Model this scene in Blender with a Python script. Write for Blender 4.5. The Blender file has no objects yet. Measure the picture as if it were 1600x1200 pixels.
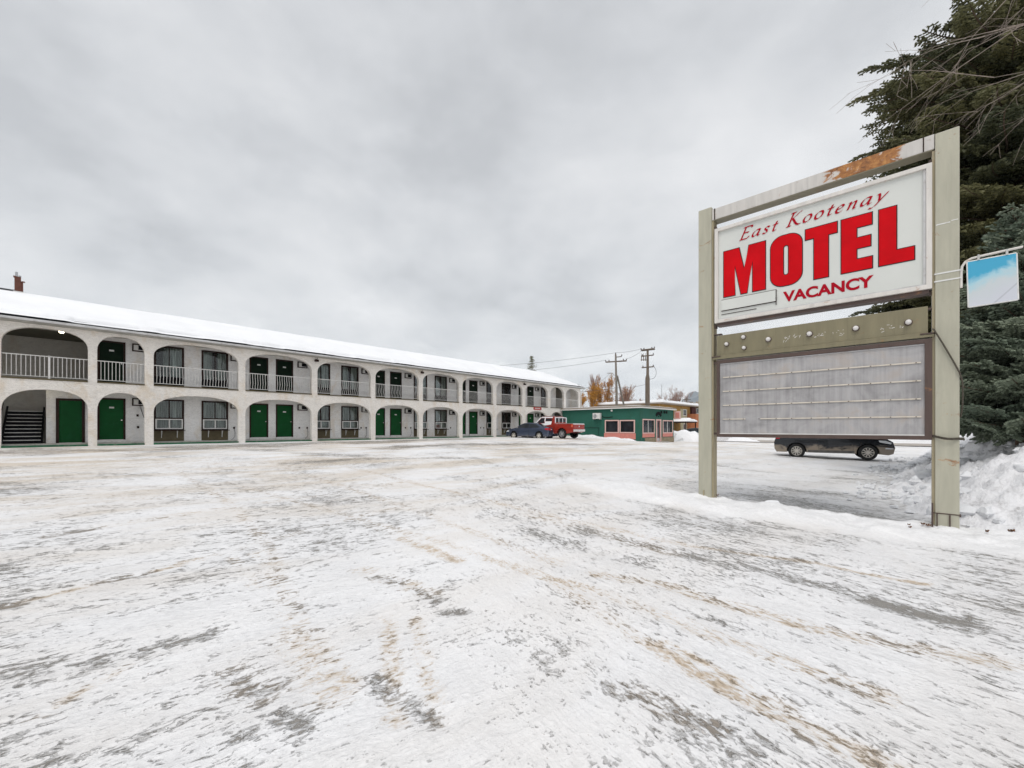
import bpy, bmesh, math, random
import numpy as np
from mathutils import Vector, Matrix
from mathutils.geometry import tessellate_polygon

scene = bpy.context.scene
COL = scene.collection
R = math.radians
random.seed(7)

# ------------------------------------------------------------------ camera
cd = bpy.data.cameras.new("camera")
cam = bpy.data.objects.new("camera", cd)
COL.objects.link(cam)
cam.location = (0, 0, 1.7)
cam.rotation_euler = (R(90), 0, 0)
cd.sensor_width = 36
cd.lens = 650 / 1600 * 36
cd.shift_y = 68 / 1600
cd.clip_start = 0.1
cd.clip_end = 20000
scene.camera = cam

# ------------------------------------------------------------------ world
SUN_EL, SUN_AZ = R(60), R(205)          # azimuth clockwise from +Y (behind the camera)
w = bpy.data.worlds.new("World")
scene.world = w
w.use_nodes = True
nt = w.node_tree
nt.nodes.clear()


def N(nt, typ, **kw):
    n = nt.nodes.new(typ)
    for k, v in kw.items():
        if k.startswith('i_'):
            key = k[2:]
            key = int(key) if key.isdigit() else key.replace('_', ' ')
            n.inputs[key].default_value = v
        else:
            setattr(n, k, v)
    return n


def ramp(nt, stops, interp='LINEAR'):
    n = nt.nodes.new('ShaderNodeValToRGB')
    cr = n.color_ramp
    cr.interpolation = interp
    while len(cr.elements) > 1:
        cr.elements.remove(cr.elements[-1])
    cr.elements[0].position = stops[0][0]
    c = stops[0][1]
    cr.elements[0].color = c if len(c) == 4 else (*c, 1)
    for p, c in stops[1:]:
        e = cr.elements.new(p)
        e.color = c if len(c) == 4 else (*c, 1)
    return n


def math_node(nt, op, a, b=None, c=None, clamp=False):
    n = nt.nodes.new('ShaderNodeMath')
    n.operation = op
    n.use_clamp = clamp
    for i, v in enumerate((a, b, c)):
        if v is None:
            continue
        if hasattr(v, 'is_linked') or hasattr(v, 'links'):
            nt.links.new(v, n.inputs[i])
        else:
            n.inputs[i].default_value = v
    return n.outputs[0]


def mixc(nt, fac, a, b, blend='MIX'):
    n = nt.nodes.new('ShaderNodeMix')
    n.data_type = 'RGBA'
    n.blend_type = blend
    n.clamp_factor = True
    for s, v in ((n.inputs[0], fac), (n.inputs[6], a), (n.inputs[7], b)):
        if hasattr(v, 'links'):
            nt.links.new(v, s)
        elif isinstance(v, (int, float)):
            s.default_value = v
        else:
            s.default_value = v if len(v) == 4 else (*v, 1)
    return n.outputs[2]


tc = N(nt, 'ShaderNodeTexCoord')
sky = N(nt, 'ShaderNodeTexSky', sky_type='NISHITA', sun_disc=False, sun_elevation=SUN_EL, sun_rotation=SUN_AZ,
        air_density=1.5, dust_density=3.0)
sep = N(nt, 'ShaderNodeSeparateXYZ')
nt.links.new(tc.outputs['Generated'], sep.inputs[0])
zc = math_node(nt, 'ADD', math_node(nt, 'MAXIMUM', sep.outputs[2], 0.0), 0.30)
u = math_node(nt, 'DIVIDE', sep.outputs[0], zc)
v = math_node(nt, 'DIVIDE', sep.outputs[1], zc)
comb = N(nt, 'ShaderNodeCombineXYZ')
nt.links.new(u, comb.inputs[0])
nt.links.new(v, comb.inputs[1])


def wnoise(scale, detail, rough, dist, off):
    mp = N(nt, 'ShaderNodeMapping')
    mp.inputs['Location'].default_value = off
    nt.links.new(comb.outputs[0], mp.inputs[0])
    n = N(nt, 'ShaderNodeTexNoise', i_Scale=scale, i_Detail=detail, i_Roughness=rough, i_Distortion=dist)
    nt.links.new(mp.outputs[0], n.inputs['Vector'])
    return n.outputs[0]


n1 = wnoise(0.85, 8, 0.56, 0.3, (3.1, 1.7, 0.4))
n2 = wnoise(3.2, 9, 0.56, 0.15, (7.3, 2.2, 1.4))
nn = math_node(nt, 'ADD', math_node(nt, 'MULTIPLY', n1, 0.66), math_node(nt, 'MULTIPLY', n2, 0.34))
# the cloud deck is thinner, so brighter, towards the right-hand part of the sky and low on the horizon
grad = math_node(nt, 'MULTIPLY_ADD', sep.outputs[0], 0.07, nn)
cr = ramp(nt, [(0.37, (0.47, 0.48, 0.50)), (0.45, (0.565, 0.575, 0.595)), (0.515, (0.635, 0.642, 0.658)),
               (0.585, (0.71, 0.713, 0.725)), (0.68, (0.82, 0.82, 0.83))])
nt.links.new(grad, cr.inputs[0])
# low bright gaps near the horizon
n3 = wnoise(1.1, 6, 0.55, 0.3, (1.3, 9.2, 2.0))
low = math_node(nt, 'SUBTRACT', 1.15, math_node(nt, 'MULTIPLY', math_node(nt, 'ABSOLUTE', math_node(nt, 'SUBTRACT', sep.outputs[2], 0.12)), 7.0), clamp=True)
gap = math_node(nt, 'MULTIPLY', low, math_node(nt, 'MULTIPLY', math_node(nt, 'SUBTRACT', n3, 0.52), 9.0, clamp=True), clamp=True)
cloud = mixc(nt, math_node(nt, 'MULTIPLY', gap, 0.75), cr.outputs[0], (0.90, 0.895, 0.89))
bg1 = N(nt, 'ShaderNodeBackground', i_Strength=0.08)
nt.links.new(sky.outputs[0], bg1.inputs[0])
bg2 = N(nt, 'ShaderNodeBackground', i_Strength=1.0)
nt.links.new(cloud, bg2.inputs[0])
mx = N(nt, 'ShaderNodeMixShader', i_0=0.96)
nt.links.new(bg1.outputs[0], mx.inputs[1])
nt.links.new(bg2.outputs[0], mx.inputs[2])
wo = N(nt, 'ShaderNodeOutputWorld')
nt.links.new(mx.outputs[0], wo.inputs[0])

sl = bpy.data.lights.new("sun", 'SUN')
sl.energy = 1.5
sl.angle = R(35)
sl.color = (1.0, 0.965, 0.92)
so = bpy.data.objects.new("sun", sl)
COL.objects.link(so)
sd = Vector((math.sin(SUN_AZ) * math.cos(SUN_EL), math.cos(SUN_AZ) * math.cos(SUN_EL), math.sin(SUN_EL)))
so.rotation_euler = sd.to_track_quat('Z', 'Y').to_euler()
so.location = (0, -10, 30)

vs = scene.view_settings
scene.display_settings.display_device = 'sRGB'
vs.view_transform = 'Standard'
vs.look = 'None'
vs.gamma = 1
vs.use_curve_mapping = False
vs.exposure = 0.24
scene.cycles.max_bounces = 8
scene.cycles.transparent_max_bounces = 12

# ------------------------------------------------------------------ frames of reference
D = (0.68728, 0.726393)        # along the motel
NV = (0.726393, -0.68728)      # out of the motel front
T0 = -28.1416
ANG_D = math.atan2(D[1], D[0])
ANG_N = math.atan2(NV[1], NV[0])


# ------------------------------------------------------------------ materials
def new_mat(name):
    m = bpy.data.materials.new(name)
    m.use_nodes = True
    nt = m.node_tree
    b = nt.nodes.get('Principled BSDF')
    return m, nt, b


def coords(nt, kind='Object', scale=(1, 1, 1), rot=(0, 0, 0), loc=(0, 0, 0)):
    t = N(nt, 'ShaderNodeTexCoord')
    mp = N(nt, 'ShaderNodeMapping')
    mp.inputs['Scale'].default_value = scale
    mp.inputs['Rotation'].default_value = rot
    mp.inputs['Location'].default_value = loc
    nt.links.new(t.outputs[kind], mp.inputs[0])
    return mp.outputs[0]


def noise(nt, vec, scale, detail=4, rough=0.55, dist=0.0):
    n = N(nt, 'ShaderNodeTexNoise', i_Scale=scale, i_Detail=detail, i_Roughness=rough, i_Distortion=dist)
    nt.links.new(vec, n.inputs['Vector'])
    return n.outputs[0]


def bump(nt, b, h, strength=0.3, dist=0.01):
    n = N(nt, 'ShaderNodeBump', i_Strength=strength, i_Distance=dist)
    nt.links.new(h, n.inputs['Height'])
    nt.links.new(n.outputs[0], b.inputs['Normal'])


def sstep(nt, v, a, b_):
    n = N(nt, 'ShaderNodeMapRange', interpolation_type='SMOOTHSTEP', i_1=a, i_2=b_)
    nt.links.new(v, n.inputs[0])
    return n.outputs[0]


def simple(name, c, rough=0.6, var=0.12, scale=3.0, dirt=None, dirt_amt=0.0, metal=0.0, bumps=0.0, stretch=(1, 1, 1), spec=0.25, bscale=None):
    m, nt, b = new_mat(name)
    vec = coords(nt, 'Object', stretch)
    n = noise(nt, vec, scale, 6, 0.6)
    lo = tuple(x * (1 - var) for x in c)
    hi = tuple(min(1, x * (1 + var)) for x in c)
    r = ramp(nt, [(0.3, lo), (0.7, hi)])
    nt.links.new(n, r.inputs[0])
    out = r.outputs[0]
    if dirt:
        n2_ = noise(nt, vec, scale * 1.7, 8, 0.65, 0.3)
        f = math_node(nt, 'MULTIPLY', sstep(nt, n2_, 0.5, 0.72), dirt_amt)
        out = mixc(nt, f, out, dirt)
    nt.links.new(out, b.inputs['Base Color'])
    b.inputs['Roughness'].default_value = rough
    b.inputs['Metallic'].default_value = metal
    b.inputs['Specular IOR Level'].default_value = spec
    if bumps:
        bump(nt, b, noise(nt, vec, bscale or scale * 8, 5, 0.6), bumps, 0.02)
    return m


def mat_stucco(name, c, amt=0.55):
    m, nt, b = new_mat(name)
    vec = coords(nt, 'Object', (1, 1, 1.6))
    sw = noise(nt, vec, 2.2, 5, 0.55, 2.2)
    fine = noise(nt, coords(nt, 'Object'), 28, 4, 0.6)
    big = noise(nt, coords(nt, 'Object'), 0.5, 4, 0.6)
    r = ramp(nt, [(0.25, tuple(x * 0.80 for x in c)), (0.5, c), (0.75, tuple(min(1, x * 1.10) for x in c))])
    nt.links.new(math_node(nt, 'ADD', math_node(nt, 'MULTIPLY', sw, 0.5), math_node(nt, 'MULTIPLY', big, 0.5)), r.inputs[0])
    # dark trowel lines
    ln = noise(nt, coords(nt, 'Object', (1.0, 1.0, 3.0), (0, 0.35, 0)), 3.2, 6, 0.6, 1.6)
    f = math_node(nt, 'MULTIPLY', math_node(nt, 'SUBTRACT', 1.0, sstep(nt, math_node(nt, 'ABSOLUTE', math_node(nt, 'SUBTRACT', ln, 0.5)), 0.0, 0.030)), 0.5)
    out = mixc(nt, f, r.outputs[0], tuple(x * 0.55 for x in c))
    # rusty/grimy weathering
    g = noise(nt, coords(nt, 'Object', (1.0, 1.0, 0.5), (0, 0, 0), (4, 2, 1)), 1.3, 7, 0.65, 0.4)
    out = mixc(nt, math_node(nt, 'MULTIPLY', sstep(nt, g, 0.50, 0.70), 0.50), out, (c[0] * 0.78, c[1] * 0.66, c[2] * 0.50))
    nt.links.new(out, b.inputs['Base Color'])
    b.inputs['Roughness'].default_value = 0.9
    hh = math_node(nt, 'ADD', math_node(nt, 'MULTIPLY', sw, 1.0), math_node(nt, 'MULTIPLY', fine, 0.25))
    bump(nt, b, hh, amt, 0.05)
    return m


def mat_snow(name='snow', c=(0.83, 0.84, 0.86), sc=1.0, dirt=0.0, b_amt=0.5):
    m, nt, b = new_mat(name)
    vec = coords(nt, 'Object')
    big = noise(nt, vec, 0.9 * sc, 6, 0.6, 0.4)
    fine = noise(nt, vec, 9 * sc, 7, 0.62, 0.3)
    r = ramp(nt, [(0.3, tuple(x * 0.93 for x in c)), (0.65, c)])
    nt.links.new(big, r.inputs[0])
    out = r.outputs[0]
    if dirt:
        d = noise(nt, coords(nt, 'Object', loc=(5, 3, 2)), 2.6 * sc, 9, 0.7, 0.2)
        out = mixc(nt, math_node(nt, 'MULTIPLY', sstep(nt, d, 0.52, 0.70), dirt), out, (0.36, 0.33, 0.30))
    nt.links.new(out, b.inputs['Base Color'])
    b.inputs['Roughness'].default_value = 0.75
    b.inputs['Specular IOR Level'].default_value = 0.25
    bump(nt, b, math_node(nt, 'ADD', fine, math_node(nt, 'MULTIPLY', big, 2.0)), b_amt, 0.05)
    return m


def mat_glass(name, c=(0.015, 0.017, 0.02), rough=0.05):
    m, nt, b = new_mat(name)
    vec = coords(nt, 'Object')
    r = ramp(nt, [(0.35, c), (0.7, tuple(x * 2.2 for x in c))])
    nt.links.new(noise(nt, vec, 1.4, 3), r.inputs[0])
    nt.links.new(r.outputs[0], b.inputs['Base Color'])
    b.inputs['Roughness'].default_value = rough
    b.inputs['Specular IOR Level'].default_value = .22
    return m


def mat_clear_glass(name):
    m, nt, b = new_mat(name)
    nt.nodes.remove(b)
    gl = N(nt, 'ShaderNodeBsdfGlossy', i_Roughness=0.03)
    tr = N(nt, 'ShaderNodeBsdfTransparent')
    tr.inputs[0].default_value = (0.80, 0.84, 0.83, 1)
    fr = N(nt, 'ShaderNodeFresnel', i_IOR=1.6)
    ms = N(nt, 'ShaderNodeMixShader')
    nt.links.new(fr.outputs[0], ms.inputs[0])
    nt.links.new(tr.outputs[0], ms.inputs[1])
    nt.links.new(gl.outputs[0], ms.inputs[2])
    nt.links.new(ms.outputs[0], nt.nodes['Material Output'].inputs[0])
    return m


M = {}
M['snow'] = mat_snow('snow')
M['roof_snow'] = mat_snow('roof snow', (0.88, 0.89, 0.91), 0.7, 0.0, 0.25)
M['bank_snow'] = mat_snow('plowed snow', (0.82, 0.83, 0.85), 1.4, 0.22, 0.8)
M['stucco'] = mat_stucco('cream stucco', (0.85, 0.81, 0.76), 0.9)
M['stucco_in'] = mat_stucco('corridor stucco', (0.82, 0.81, 0.80), 0.45)
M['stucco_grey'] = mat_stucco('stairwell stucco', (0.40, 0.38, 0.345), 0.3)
M['green_door'] = simple('green door paint', (0.0015, 0.066, 0.014), 0.5, 0.15, 2.0, (0.01, 0.10, 0.04), 0.3, spec=0.12)
M['green_shaded'] = simple('shaded green door paint', (0.003, 0.012, 0.005), 0.6, 0.3, 2.0, spec=0.08)  # upper doors: the same door green with the gallery's deep shade put into the colour
M['green_edge'] = simple('green walkway paint', (0.02, 0.11, 0.055), 0.5, 0.3, 4.0, (0.25, 0.24, 0.2), 0.5)
M['brown'] = simple('dark brown trim', (0.030, 0.015, 0.012), 0.6, 0.3, 6.0, spec=0.12)
M['panel_olive'] = simple('olive panel', (0.11, 0.09, 0.05), 0.6, 0.2, 4.0)
M['white_trim'] = simple('white trim', (0.70, 0.70, 0.68), 0.45, 0.08, 5.0, (0.4, 0.36, 0.3), 0.35)
M['rail_white'] = simple('white rail paint', (0.74, 0.73, 0.71), 0.4, 0.06, 6.0, (0.35, 0.28, 0.2), 0.3)
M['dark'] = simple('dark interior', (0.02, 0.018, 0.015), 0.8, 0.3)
M['black'] = simple('black paint', (0.008, 0.008, 0.010), 0.8, 0.3, spec=0.1)
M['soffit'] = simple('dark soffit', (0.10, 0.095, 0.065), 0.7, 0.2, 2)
M['soffit_light'] = simple('grey soffit', (0.42, 0.41, 0.38), 0.8, 0.15, 2)
M['shingle'] = simple('dark shingles', (0.07, 0.07, 0.075), 0.9, 0.3, 20, bumps=0.4)
M['gutter'] = simple('gutter metal', (0.55, 0.55, 0.55), 0.4, 0.12, 3, (0.25, 0.2, 0.16), 0.5)
M['glass'] = mat_glass('window glass')
M['glass_clear'] = mat_clear_glass('clear glass')
M['concrete'] = simple('concrete', (0.42, 0.40, 0.37), 0.85, 0.2, 5, (0.22, 0.2, 0.17), 0.5, bumps=0.3)
M['chimney'] = simple('red brown chimney paint', (0.13, 0.05, 0.035), 0.6, 0.3, 8)
M['metal'] = simple('galvanised metal', (0.48, 0.49, 0.50), 0.35, 0.2, 6, metal=0.6)
M['chrome'] = simple('bright metal', (0.62, 0.61, 0.58), 0.25, 0.1, 6, metal=0.8)
M['tyre'] = simple('tyre rubber', (0.018, 0.018, 0.018), 0.8, 0.3, 12)
M['wood_pole'] = simple('weathered pole wood', (0.15, 0.12, 0.095), 0.85, 0.3, 3, stretch=(6, 6, 0.6))
M['wood_grey'] = simple('grey pole wood', (0.20, 0.175, 0.15), 0.85, 0.3, 3, stretch=(6, 6, 0.6))
M['wire'] = simple('wire', (0.10, 0.10, 0.11), 0.6, 0.1)
M['leaf_dry'] = simple('dry leaf', (0.15, 0.075, 0.04), 0.8, 0.4, 20)
M['rope'] = simple('dark rope', (0.08, 0.07, 0.055), 0.85, 0.3, 30)


def mat_curtain():
    m, nt, b = new_mat('curtain fabric')
    vec = coords(nt, 'Object', (14, 1, 0.5))
    r = ramp(nt, [(0.35, (0.22, 0.23, 0.21)), (0.65, (0.72, 0.73, 0.70))])
    nt.links.new(noise(nt, vec, 1.0, 4), r.inputs[0])
    nt.links.new(r.outputs[0], b.inputs['Base Color'])
    b.inputs['Roughness'].default_value = 0.9
    return m


M['curtain'] = mat_curtain()


def mat_lamp():
    m, nt, b = new_mat('lit lamp glass')
    r = ramp(nt, [(0.3, (1, 0.85, 0.55)), (0.7, (1, 0.9, 0.65))])
    nt.links.new(noise(nt, coords(nt), 6), r.inputs[0])
    nt.links.new(r.outputs[0], b.inputs['Base Color'])
    nt.links.new(r.outputs[0], b.inputs['Emission Color'])
    b.inputs['Emission Strength'].default_value = 6.0
    return m


M['lamp'] = mat_lamp()


# ------------------------------------------------------------------ numpy noise
def _hash(ix, iy, seed):
    h = (ix.astype(np.int64) * 374761393 + iy.astype(np.int64) * 668265263 + seed * 1442695041) & 0xFFFFFFFF
    h = ((h ^ (h >> 13)) * 1274126177) & 0xFFFFFFFF
    h = h ^ (h >> 16)
    return (h & 0xFFFFFF) / float(0xFFFFFF)


def vnoise(x, y, seed=0):
    ix, iy = np.floor(x), np.floor(y)
    fx, fy = x - ix, y - iy
    fx = fx * fx * fx * (fx * (fx * 6 - 15) + 10)
    fy = fy * fy * fy * (fy * (fy * 6 - 15) + 10)
    a, b = _hash(ix, iy, seed), _hash(ix + 1, iy, seed)
    c, d = _hash(ix, iy + 1, seed), _hash(ix + 1, iy + 1, seed)
    return (a + (b - a) * fx) * (1 - fy) + (c + (d - c) * fx) * fy


def fbm(x, y, seed=0, octv=5, gain=0.5):
    s, a, t = 0.0, 1.0, 0.0
    for o in range(octv):
        s = s + a * vnoise(x * (2.03 ** o) + o * 17.3, y * (2.03 ** o) - o * 9.1, seed + o * 31)
        t += a
        a *= gain
    return s / t


def worley(x, y, seed=0):
    ix, iy = np.floor(x), np.floor(y)
    best = np.full(x.shape, 9.0)
    for dx in (-1, 0, 1):
        for dy in (-1, 0, 1):
            cx, cy = ix + dx, iy + dy
            px = cx + _hash(cx, cy, seed)
            py = cy + _hash(cx, cy, seed + 77)
            best = np.minimum(best, (px - x) ** 2 + (py - y) ** 2)
    return np.sqrt(best)


def sm(x, a, b):
    t = np.clip((x - a) / (b - a), 0, 1)
    return t * t * (3 - 2 * t)


_TT = [-200, -28.15, -20, -18, -10, -6, -3, 0, 3, 300]
_HH = [.82, .82, .76, .70, .40, .24, .10, .03, 0, 0]


def base_h(x, y):
    x, y = np.asarray(x, float), np.asarray(y, float)
    t = x * NV[0] + y * NV[1]
    s = x * D[0] + y * D[1]
    return np.interp(t, _TT, _HH) * (1 - 0.88 * sm(s, 28, 45) * sm(t, -27, -18))


def gz(x, y):
    return float(base_h(np.array([x]), np.array([y]))[0])


# ------------------------------------------------------------------ mesh helpers
def tag(o, label=None, cat=None, group=None, kind=None):
    if label: o['label'] = label
    if cat: o['category'] = cat
    if group: o['group'] = group
    if kind: o['kind'] = kind
    return o


def obj(name, me, mat=None, parent=None, loc=None, rot=None):
    o = bpy.data.objects.new(name, me)
    COL.objects.link(o)
    if mat is not None and me is not None:
        me.materials.clear()
        for mm in (mat if isinstance(mat, (list, tuple)) else [mat]):
            me.materials.append(mm)
    if parent: o.parent = parent
    if loc is not None: o.location = loc
    if rot is not None: o.rotation_euler = rot
    return o


def empty(name, loc=(0, 0, 0), rz=0.0, label=None, cat=None, group=None):
    o = bpy.data.objects.new(name, None)
    o.empty_display_size = 0.3
    COL.objects.link(o)
    o.location = loc
    o.rotation_euler = (0, 0, rz)
    return tag(o, label, cat, group)


def clone(o, parent=None, loc=None, rz=None):
    c = o.copy()
    COL.objects.link(c)
    c.parent = parent
    if loc is not None: c.location = loc
    if rz is not None: c.rotation_euler = (0, 0, rz)
    for ch in [k for k in bpy.data.objects if k.parent == o]:
        clone(ch, c)
    return c


class MB:
    def __init__(s):
        s.v, s.f, s.m = [], [], []
        s.cur = 0

    def add(s, verts, faces):
        k = len(s.v)
        s.v.extend([tuple(p) for p in verts])
        s.f.extend([tuple(i + k for i in f) for f in faces])
        s.m.extend([s.cur] * len(faces))
        return s

    def box(s, x0, x1, y0, y1, z0, z1):
        return s.add([(x0, y0, z0), (x1, y0, z0), (x1, y1, z0), (x0, y1, z0), (x0, y0, z1), (x1, y0, z1), (x1, y1, z1), (x0, y1, z1)],
                     [(0, 3, 2, 1), (4, 5, 6, 7), (0, 1, 5, 4), (1, 2, 6, 5), (2, 3, 7, 6), (3, 0, 4, 7)])

    def tube(s, pts, radii, n=8, cap=True):
        pts = [Vector(p) for p in pts]
        if not isinstance(radii, (list, tuple)): radii = [radii] * len(pts)
        rings = []
        prev = None
        for i, p in enumerate(pts):
            a = pts[max(i - 1, 0)]
            b = pts[min(i + 1, len(pts) - 1)]
            d = (b - a)
            d = d.normalized() if d.length > 1e-9 else Vector((0, 0, 1))
            if prev is None:
                up = Vector((0, 0, 1)) if abs(d.z) < 0.9 else Vector((1, 0, 0))
                e1 = d.cross(up).normalized()
            else:
                e1 = (prev - d * prev.dot(d))
                e1 = e1.normalized() if e1.length > 1e-6 else d.orthogonal().normalized()
            prev = e1
            e2 = d.cross(e1)
            rings.append([tuple(p + (e1 * math.cos(2 * math.pi * k / n) + e2 * math.sin(2 * math.pi * k / n)) * radii[i]) for k in range(n)])
        vs_ = [q for r_ in rings for q in r_]
        fs = []
        for i in range(len(rings) - 1):
            for k in range(n):
                a, b = i * n + k, i * n + (k + 1) % n
                fs.append((a, b, b + n, a + n))
        if cap:
            fs.append(tuple(range(n))[::-1])
            fs.append(tuple(range((len(rings) - 1) * n, len(rings) * n)))
        return s.add(vs_, fs)

    def lathe(s, prof, n=24, axis='y', c=(0, 0, 0)):
        """prof: (r, h) list around an axis"""
        vs_, fs = [], []
        for r_, h in prof:
            for k in range(n):
                a = 2 * math.pi * k / n
                p = {'y': (r_ * math.cos(a), h, r_ * math.sin(a)), 'z': (r_ * math.cos(a), r_ * math.sin(a), h), 'x': (h, r_ * math.cos(a), r_ * math.sin(a))}[axis]
                vs_.append((p[0] + c[0], p[1] + c[1], p[2] + c[2]))
        for i in range(len(prof) - 1):
            for k in range(n):
                a, b = i * n + k, i * n + (k + 1) % n
                fs.append((a, b, b + n, a + n))
        return s.add(vs_, fs)

    def plate(s, loops, y0, y1):
        """polygon with holes in the xz plane given thickness y0..y1"""
        tris = tessellate_polygon([[Vector((p[0], p[1], 0)) for p in lp] for lp in loops])
        flat = [p for lp in loops for p in lp]
        n = len(flat)
        vs_ = [(p[0], y0, p[1]) for p in flat] + [(p[0], y1, p[1]) for p in flat]
        fs = [tuple(t) for t in tris] + [tuple(i + n for i in reversed(t)) for t in tris]
        k = 0
        for lp in loops:
            L = len(lp)
            for i in range(L):
                a, b = k + i, k + (i + 1) % L
                fs.append((a, b, b + n, a + n))
            k += L
        return s.add(vs_, fs)

    def mesh(s, name, smooth=None, fix=True):
        me = bpy.data.meshes.new(name)
        me.from_pydata(s.v, [], s.f)
        if any(s.m): me.polygons.foreach_set('material_index', s.m)
        if fix:
            bm = bmesh.new()
            bm.from_mesh(me)
            bmesh.ops.recalc_face_normals(bm, faces=bm.faces)
            bm.to_mesh(me)
            bm.free()
        me.update()
        if smooth is not None:
            me.polygons.foreach_set('use_smooth', [True] * len(me.polygons))
            me.set_sharp_from_angle(angle=R(smooth))
        return me

    def build(s, name, mat, parent=None, loc=None, rot=None, smooth=None, bevel=0.0, fix=True):
        o = obj(name, s.mesh(name, smooth, fix), mat, parent, loc, rot)
        if bevel:
            b = o.modifiers.new('bevel', 'BEVEL')
            b.width = bevel
            b.segments = 2
            b.limit_method = 'ANGLE'
        return o


def grid_mesh(name, X, Y, Z, attrs=None, smooth=True):
    """X,Y,Z 2-D arrays"""
    ny, nx = X.shape
    co = np.stack([X, Y, Z], -1).reshape(-1, 3).astype(np.float32)
    idx = np.arange(nx * ny).reshape(ny, nx)
    q = np.stack([idx[:-1, :-1], idx[:-1, 1:], idx[1:, 1:], idx[1:, :-1]], -1).reshape(-1, 4)
    me = bpy.data.meshes.new(name)
    me.vertices.add(len(co))
    me.vertices.foreach_set('co', co.ravel())
    me.loops.add(q.size)
    me.loops.foreach_set('vertex_index', q.ravel().astype(np.int32))
    me.polygons.add(len(q))
    me.polygons.foreach_set('loop_start', np.arange(0, q.size, 4, dtype=np.int32))
    me.polygons.foreach_set('loop_total', np.full(len(q), 4, dtype=np.int32))
    if smooth: me.polygons.foreach_set('use_smooth', np.ones(len(q), dtype=bool))
    me.update(calc_edges=True)
    for k, a in (attrs or {}).items():
        at = me.attributes.new(k, 'FLOAT', 'POINT')
        at.data.foreach_set('value', np.clip(a, 0, 1).astype(np.float32).ravel())
    me.validate()
    return me


# ================================================================== GROUND
def seg_dist(x, y, pts):
    """distance to a polyline and the position along it"""
    best = np.full(x.shape, 1e9)
    side = np.zeros(x.shape)
    al = np.zeros(x.shape)
    acc = 0.0
    for (ax, ay), (bx, by) in zip(pts[:-1], pts[1:]):
        L = math.hypot(bx - ax, by - ay) + 1e-9
        ux, uy = (bx - ax) / L, (by - ay) / L
        t = np.clip((x - ax) * ux + (y - ay) * uy, 0, L)
        qx, qy = ax + t * ux, ay + t * uy
        d = np.hypot(x - qx, y - qy)
        m_ = d < best
        best = np.where(m_, d, best)
        side = np.where(m_, (x - ax) * uy - (y - ay) * ux, side)
        al = np.where(m_, acc + t, al)
        acc += L
    return best, side, al


BARE = {  # name: (points, half width, amount)
    'g1': ([(1.1, 6.5), (2.05, 5.34), (2.64, 4.9), (3.13, 4.53), (3.45, 4.25)], .13, .62),
    'g3': ([(0.54, 4.7), (1.65, 4.29), (1.93, 3.92), (2.47, 3.56), (2.84, 3.36), (3.2, 3.13)], .12, .5),
    'g5': ([(0.29, 6.22), (0.85, 5.53), (1.52, 4.96)], .16, .5),
    'g6': ([(-1.83, 3.6), (-1.48, 3.69)], .10, .5),
    'p5': ([(3.52, 3.98), (3.67, 3.78), (3.9, 3.63)], .14, 1.3),
    'p6': ([(0.7, 2.59), (0.9, 2.45), (1.1, 2.3)], .08, .8),
    'p7': ([(1.74, 3.54), (1.9, 3.38), (2.23, 3.29)], .16, .55),
    'p7b': ([(2.47, 3.35), (2.58, 3.16)], .10, .6), 'p7c': ([(2.08, 2.75), (2.22, 2.63)], .07, .7),
    'p8': ([(-2.75, 2.78), (-2.56, 2.95), (-2.30, 3.12)], .09, 1.0),
    'p8b': ([(-3.3, 2.6), (-3.04, 2.74), (-2.78, 2.87)], .18, .45),
    'p9': ([(-0.85, 2.64), (-0.69, 2.49), (-0.42, 2.29)], .06, .8),
    'p10': ([(-1.79, 2.68), (-1.5, 2.5)], .06, .7), 'p10b': ([(-1.28, 2.32), (-1.15, 2.27)], .05, .7),
    'p11': ([(-0.56, 3.59), (-0.42, 3.63)], .05, 1.0), 'p13': ([(-1.41, 4.35), (-1.12, 4.18)], .07, .7),
    'p13b': ([(-0.94, 4.07), (-0.7, 3.81)], .05, .6),
    'b12': ([(-5.9, 5.29), (-5.75, 5.63)], .09, 1.1), 'b12b': ([(-3.94, 3.97), (-3.71, 4.25)], .05, 1.0),
    'b12c': ([(-4.21, 3.42), (-4.12, 3.48)], .06, 1.0),
    'f1': ([(-13.52, 18.69), (-9.13, 16.96), (-5.97, 16.18)], .5, .55),
    'f2': ([(-7.03, 13.25), (-5.64, 15.27), (-1.51, 16.4)], .30, .8),
    'f3': ([(-19.5, 14.2), (-16.2, 16.99), (-12.63, 20.53), (-7.45, 26.92)], 1.5, .75),
    'f4': ([(-6.19, 20.12), (-3.7, 24.07), (4.18, 27.2)], .8, .95),
    'f5': ([(-16.0, 19.5), (-10.0, 26.0), (-3.5, 33.5)], 1.2, .95),
    'r1': ([(5.9, 9.4), (6.4, 8.5), (6.93, 7.25)], .60, 1.0),
    'r1b': ([(4.6, 9.9), (5.6, 8.9), (6.6, 7.6)], .25, .55),
    'r2': ([(8.37, 15.32), (9.66, 13.95), (11.23, 13.0)], .2, .6),
    'r3': ([(6.0, 11.9), (7.86, 10.43), (8.8, 9.7)], .25, .6),
    'r4': ([(4.35, 8.86), (5.23, 8.4), (5.84, 8.07)], .15, .8),
}
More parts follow.
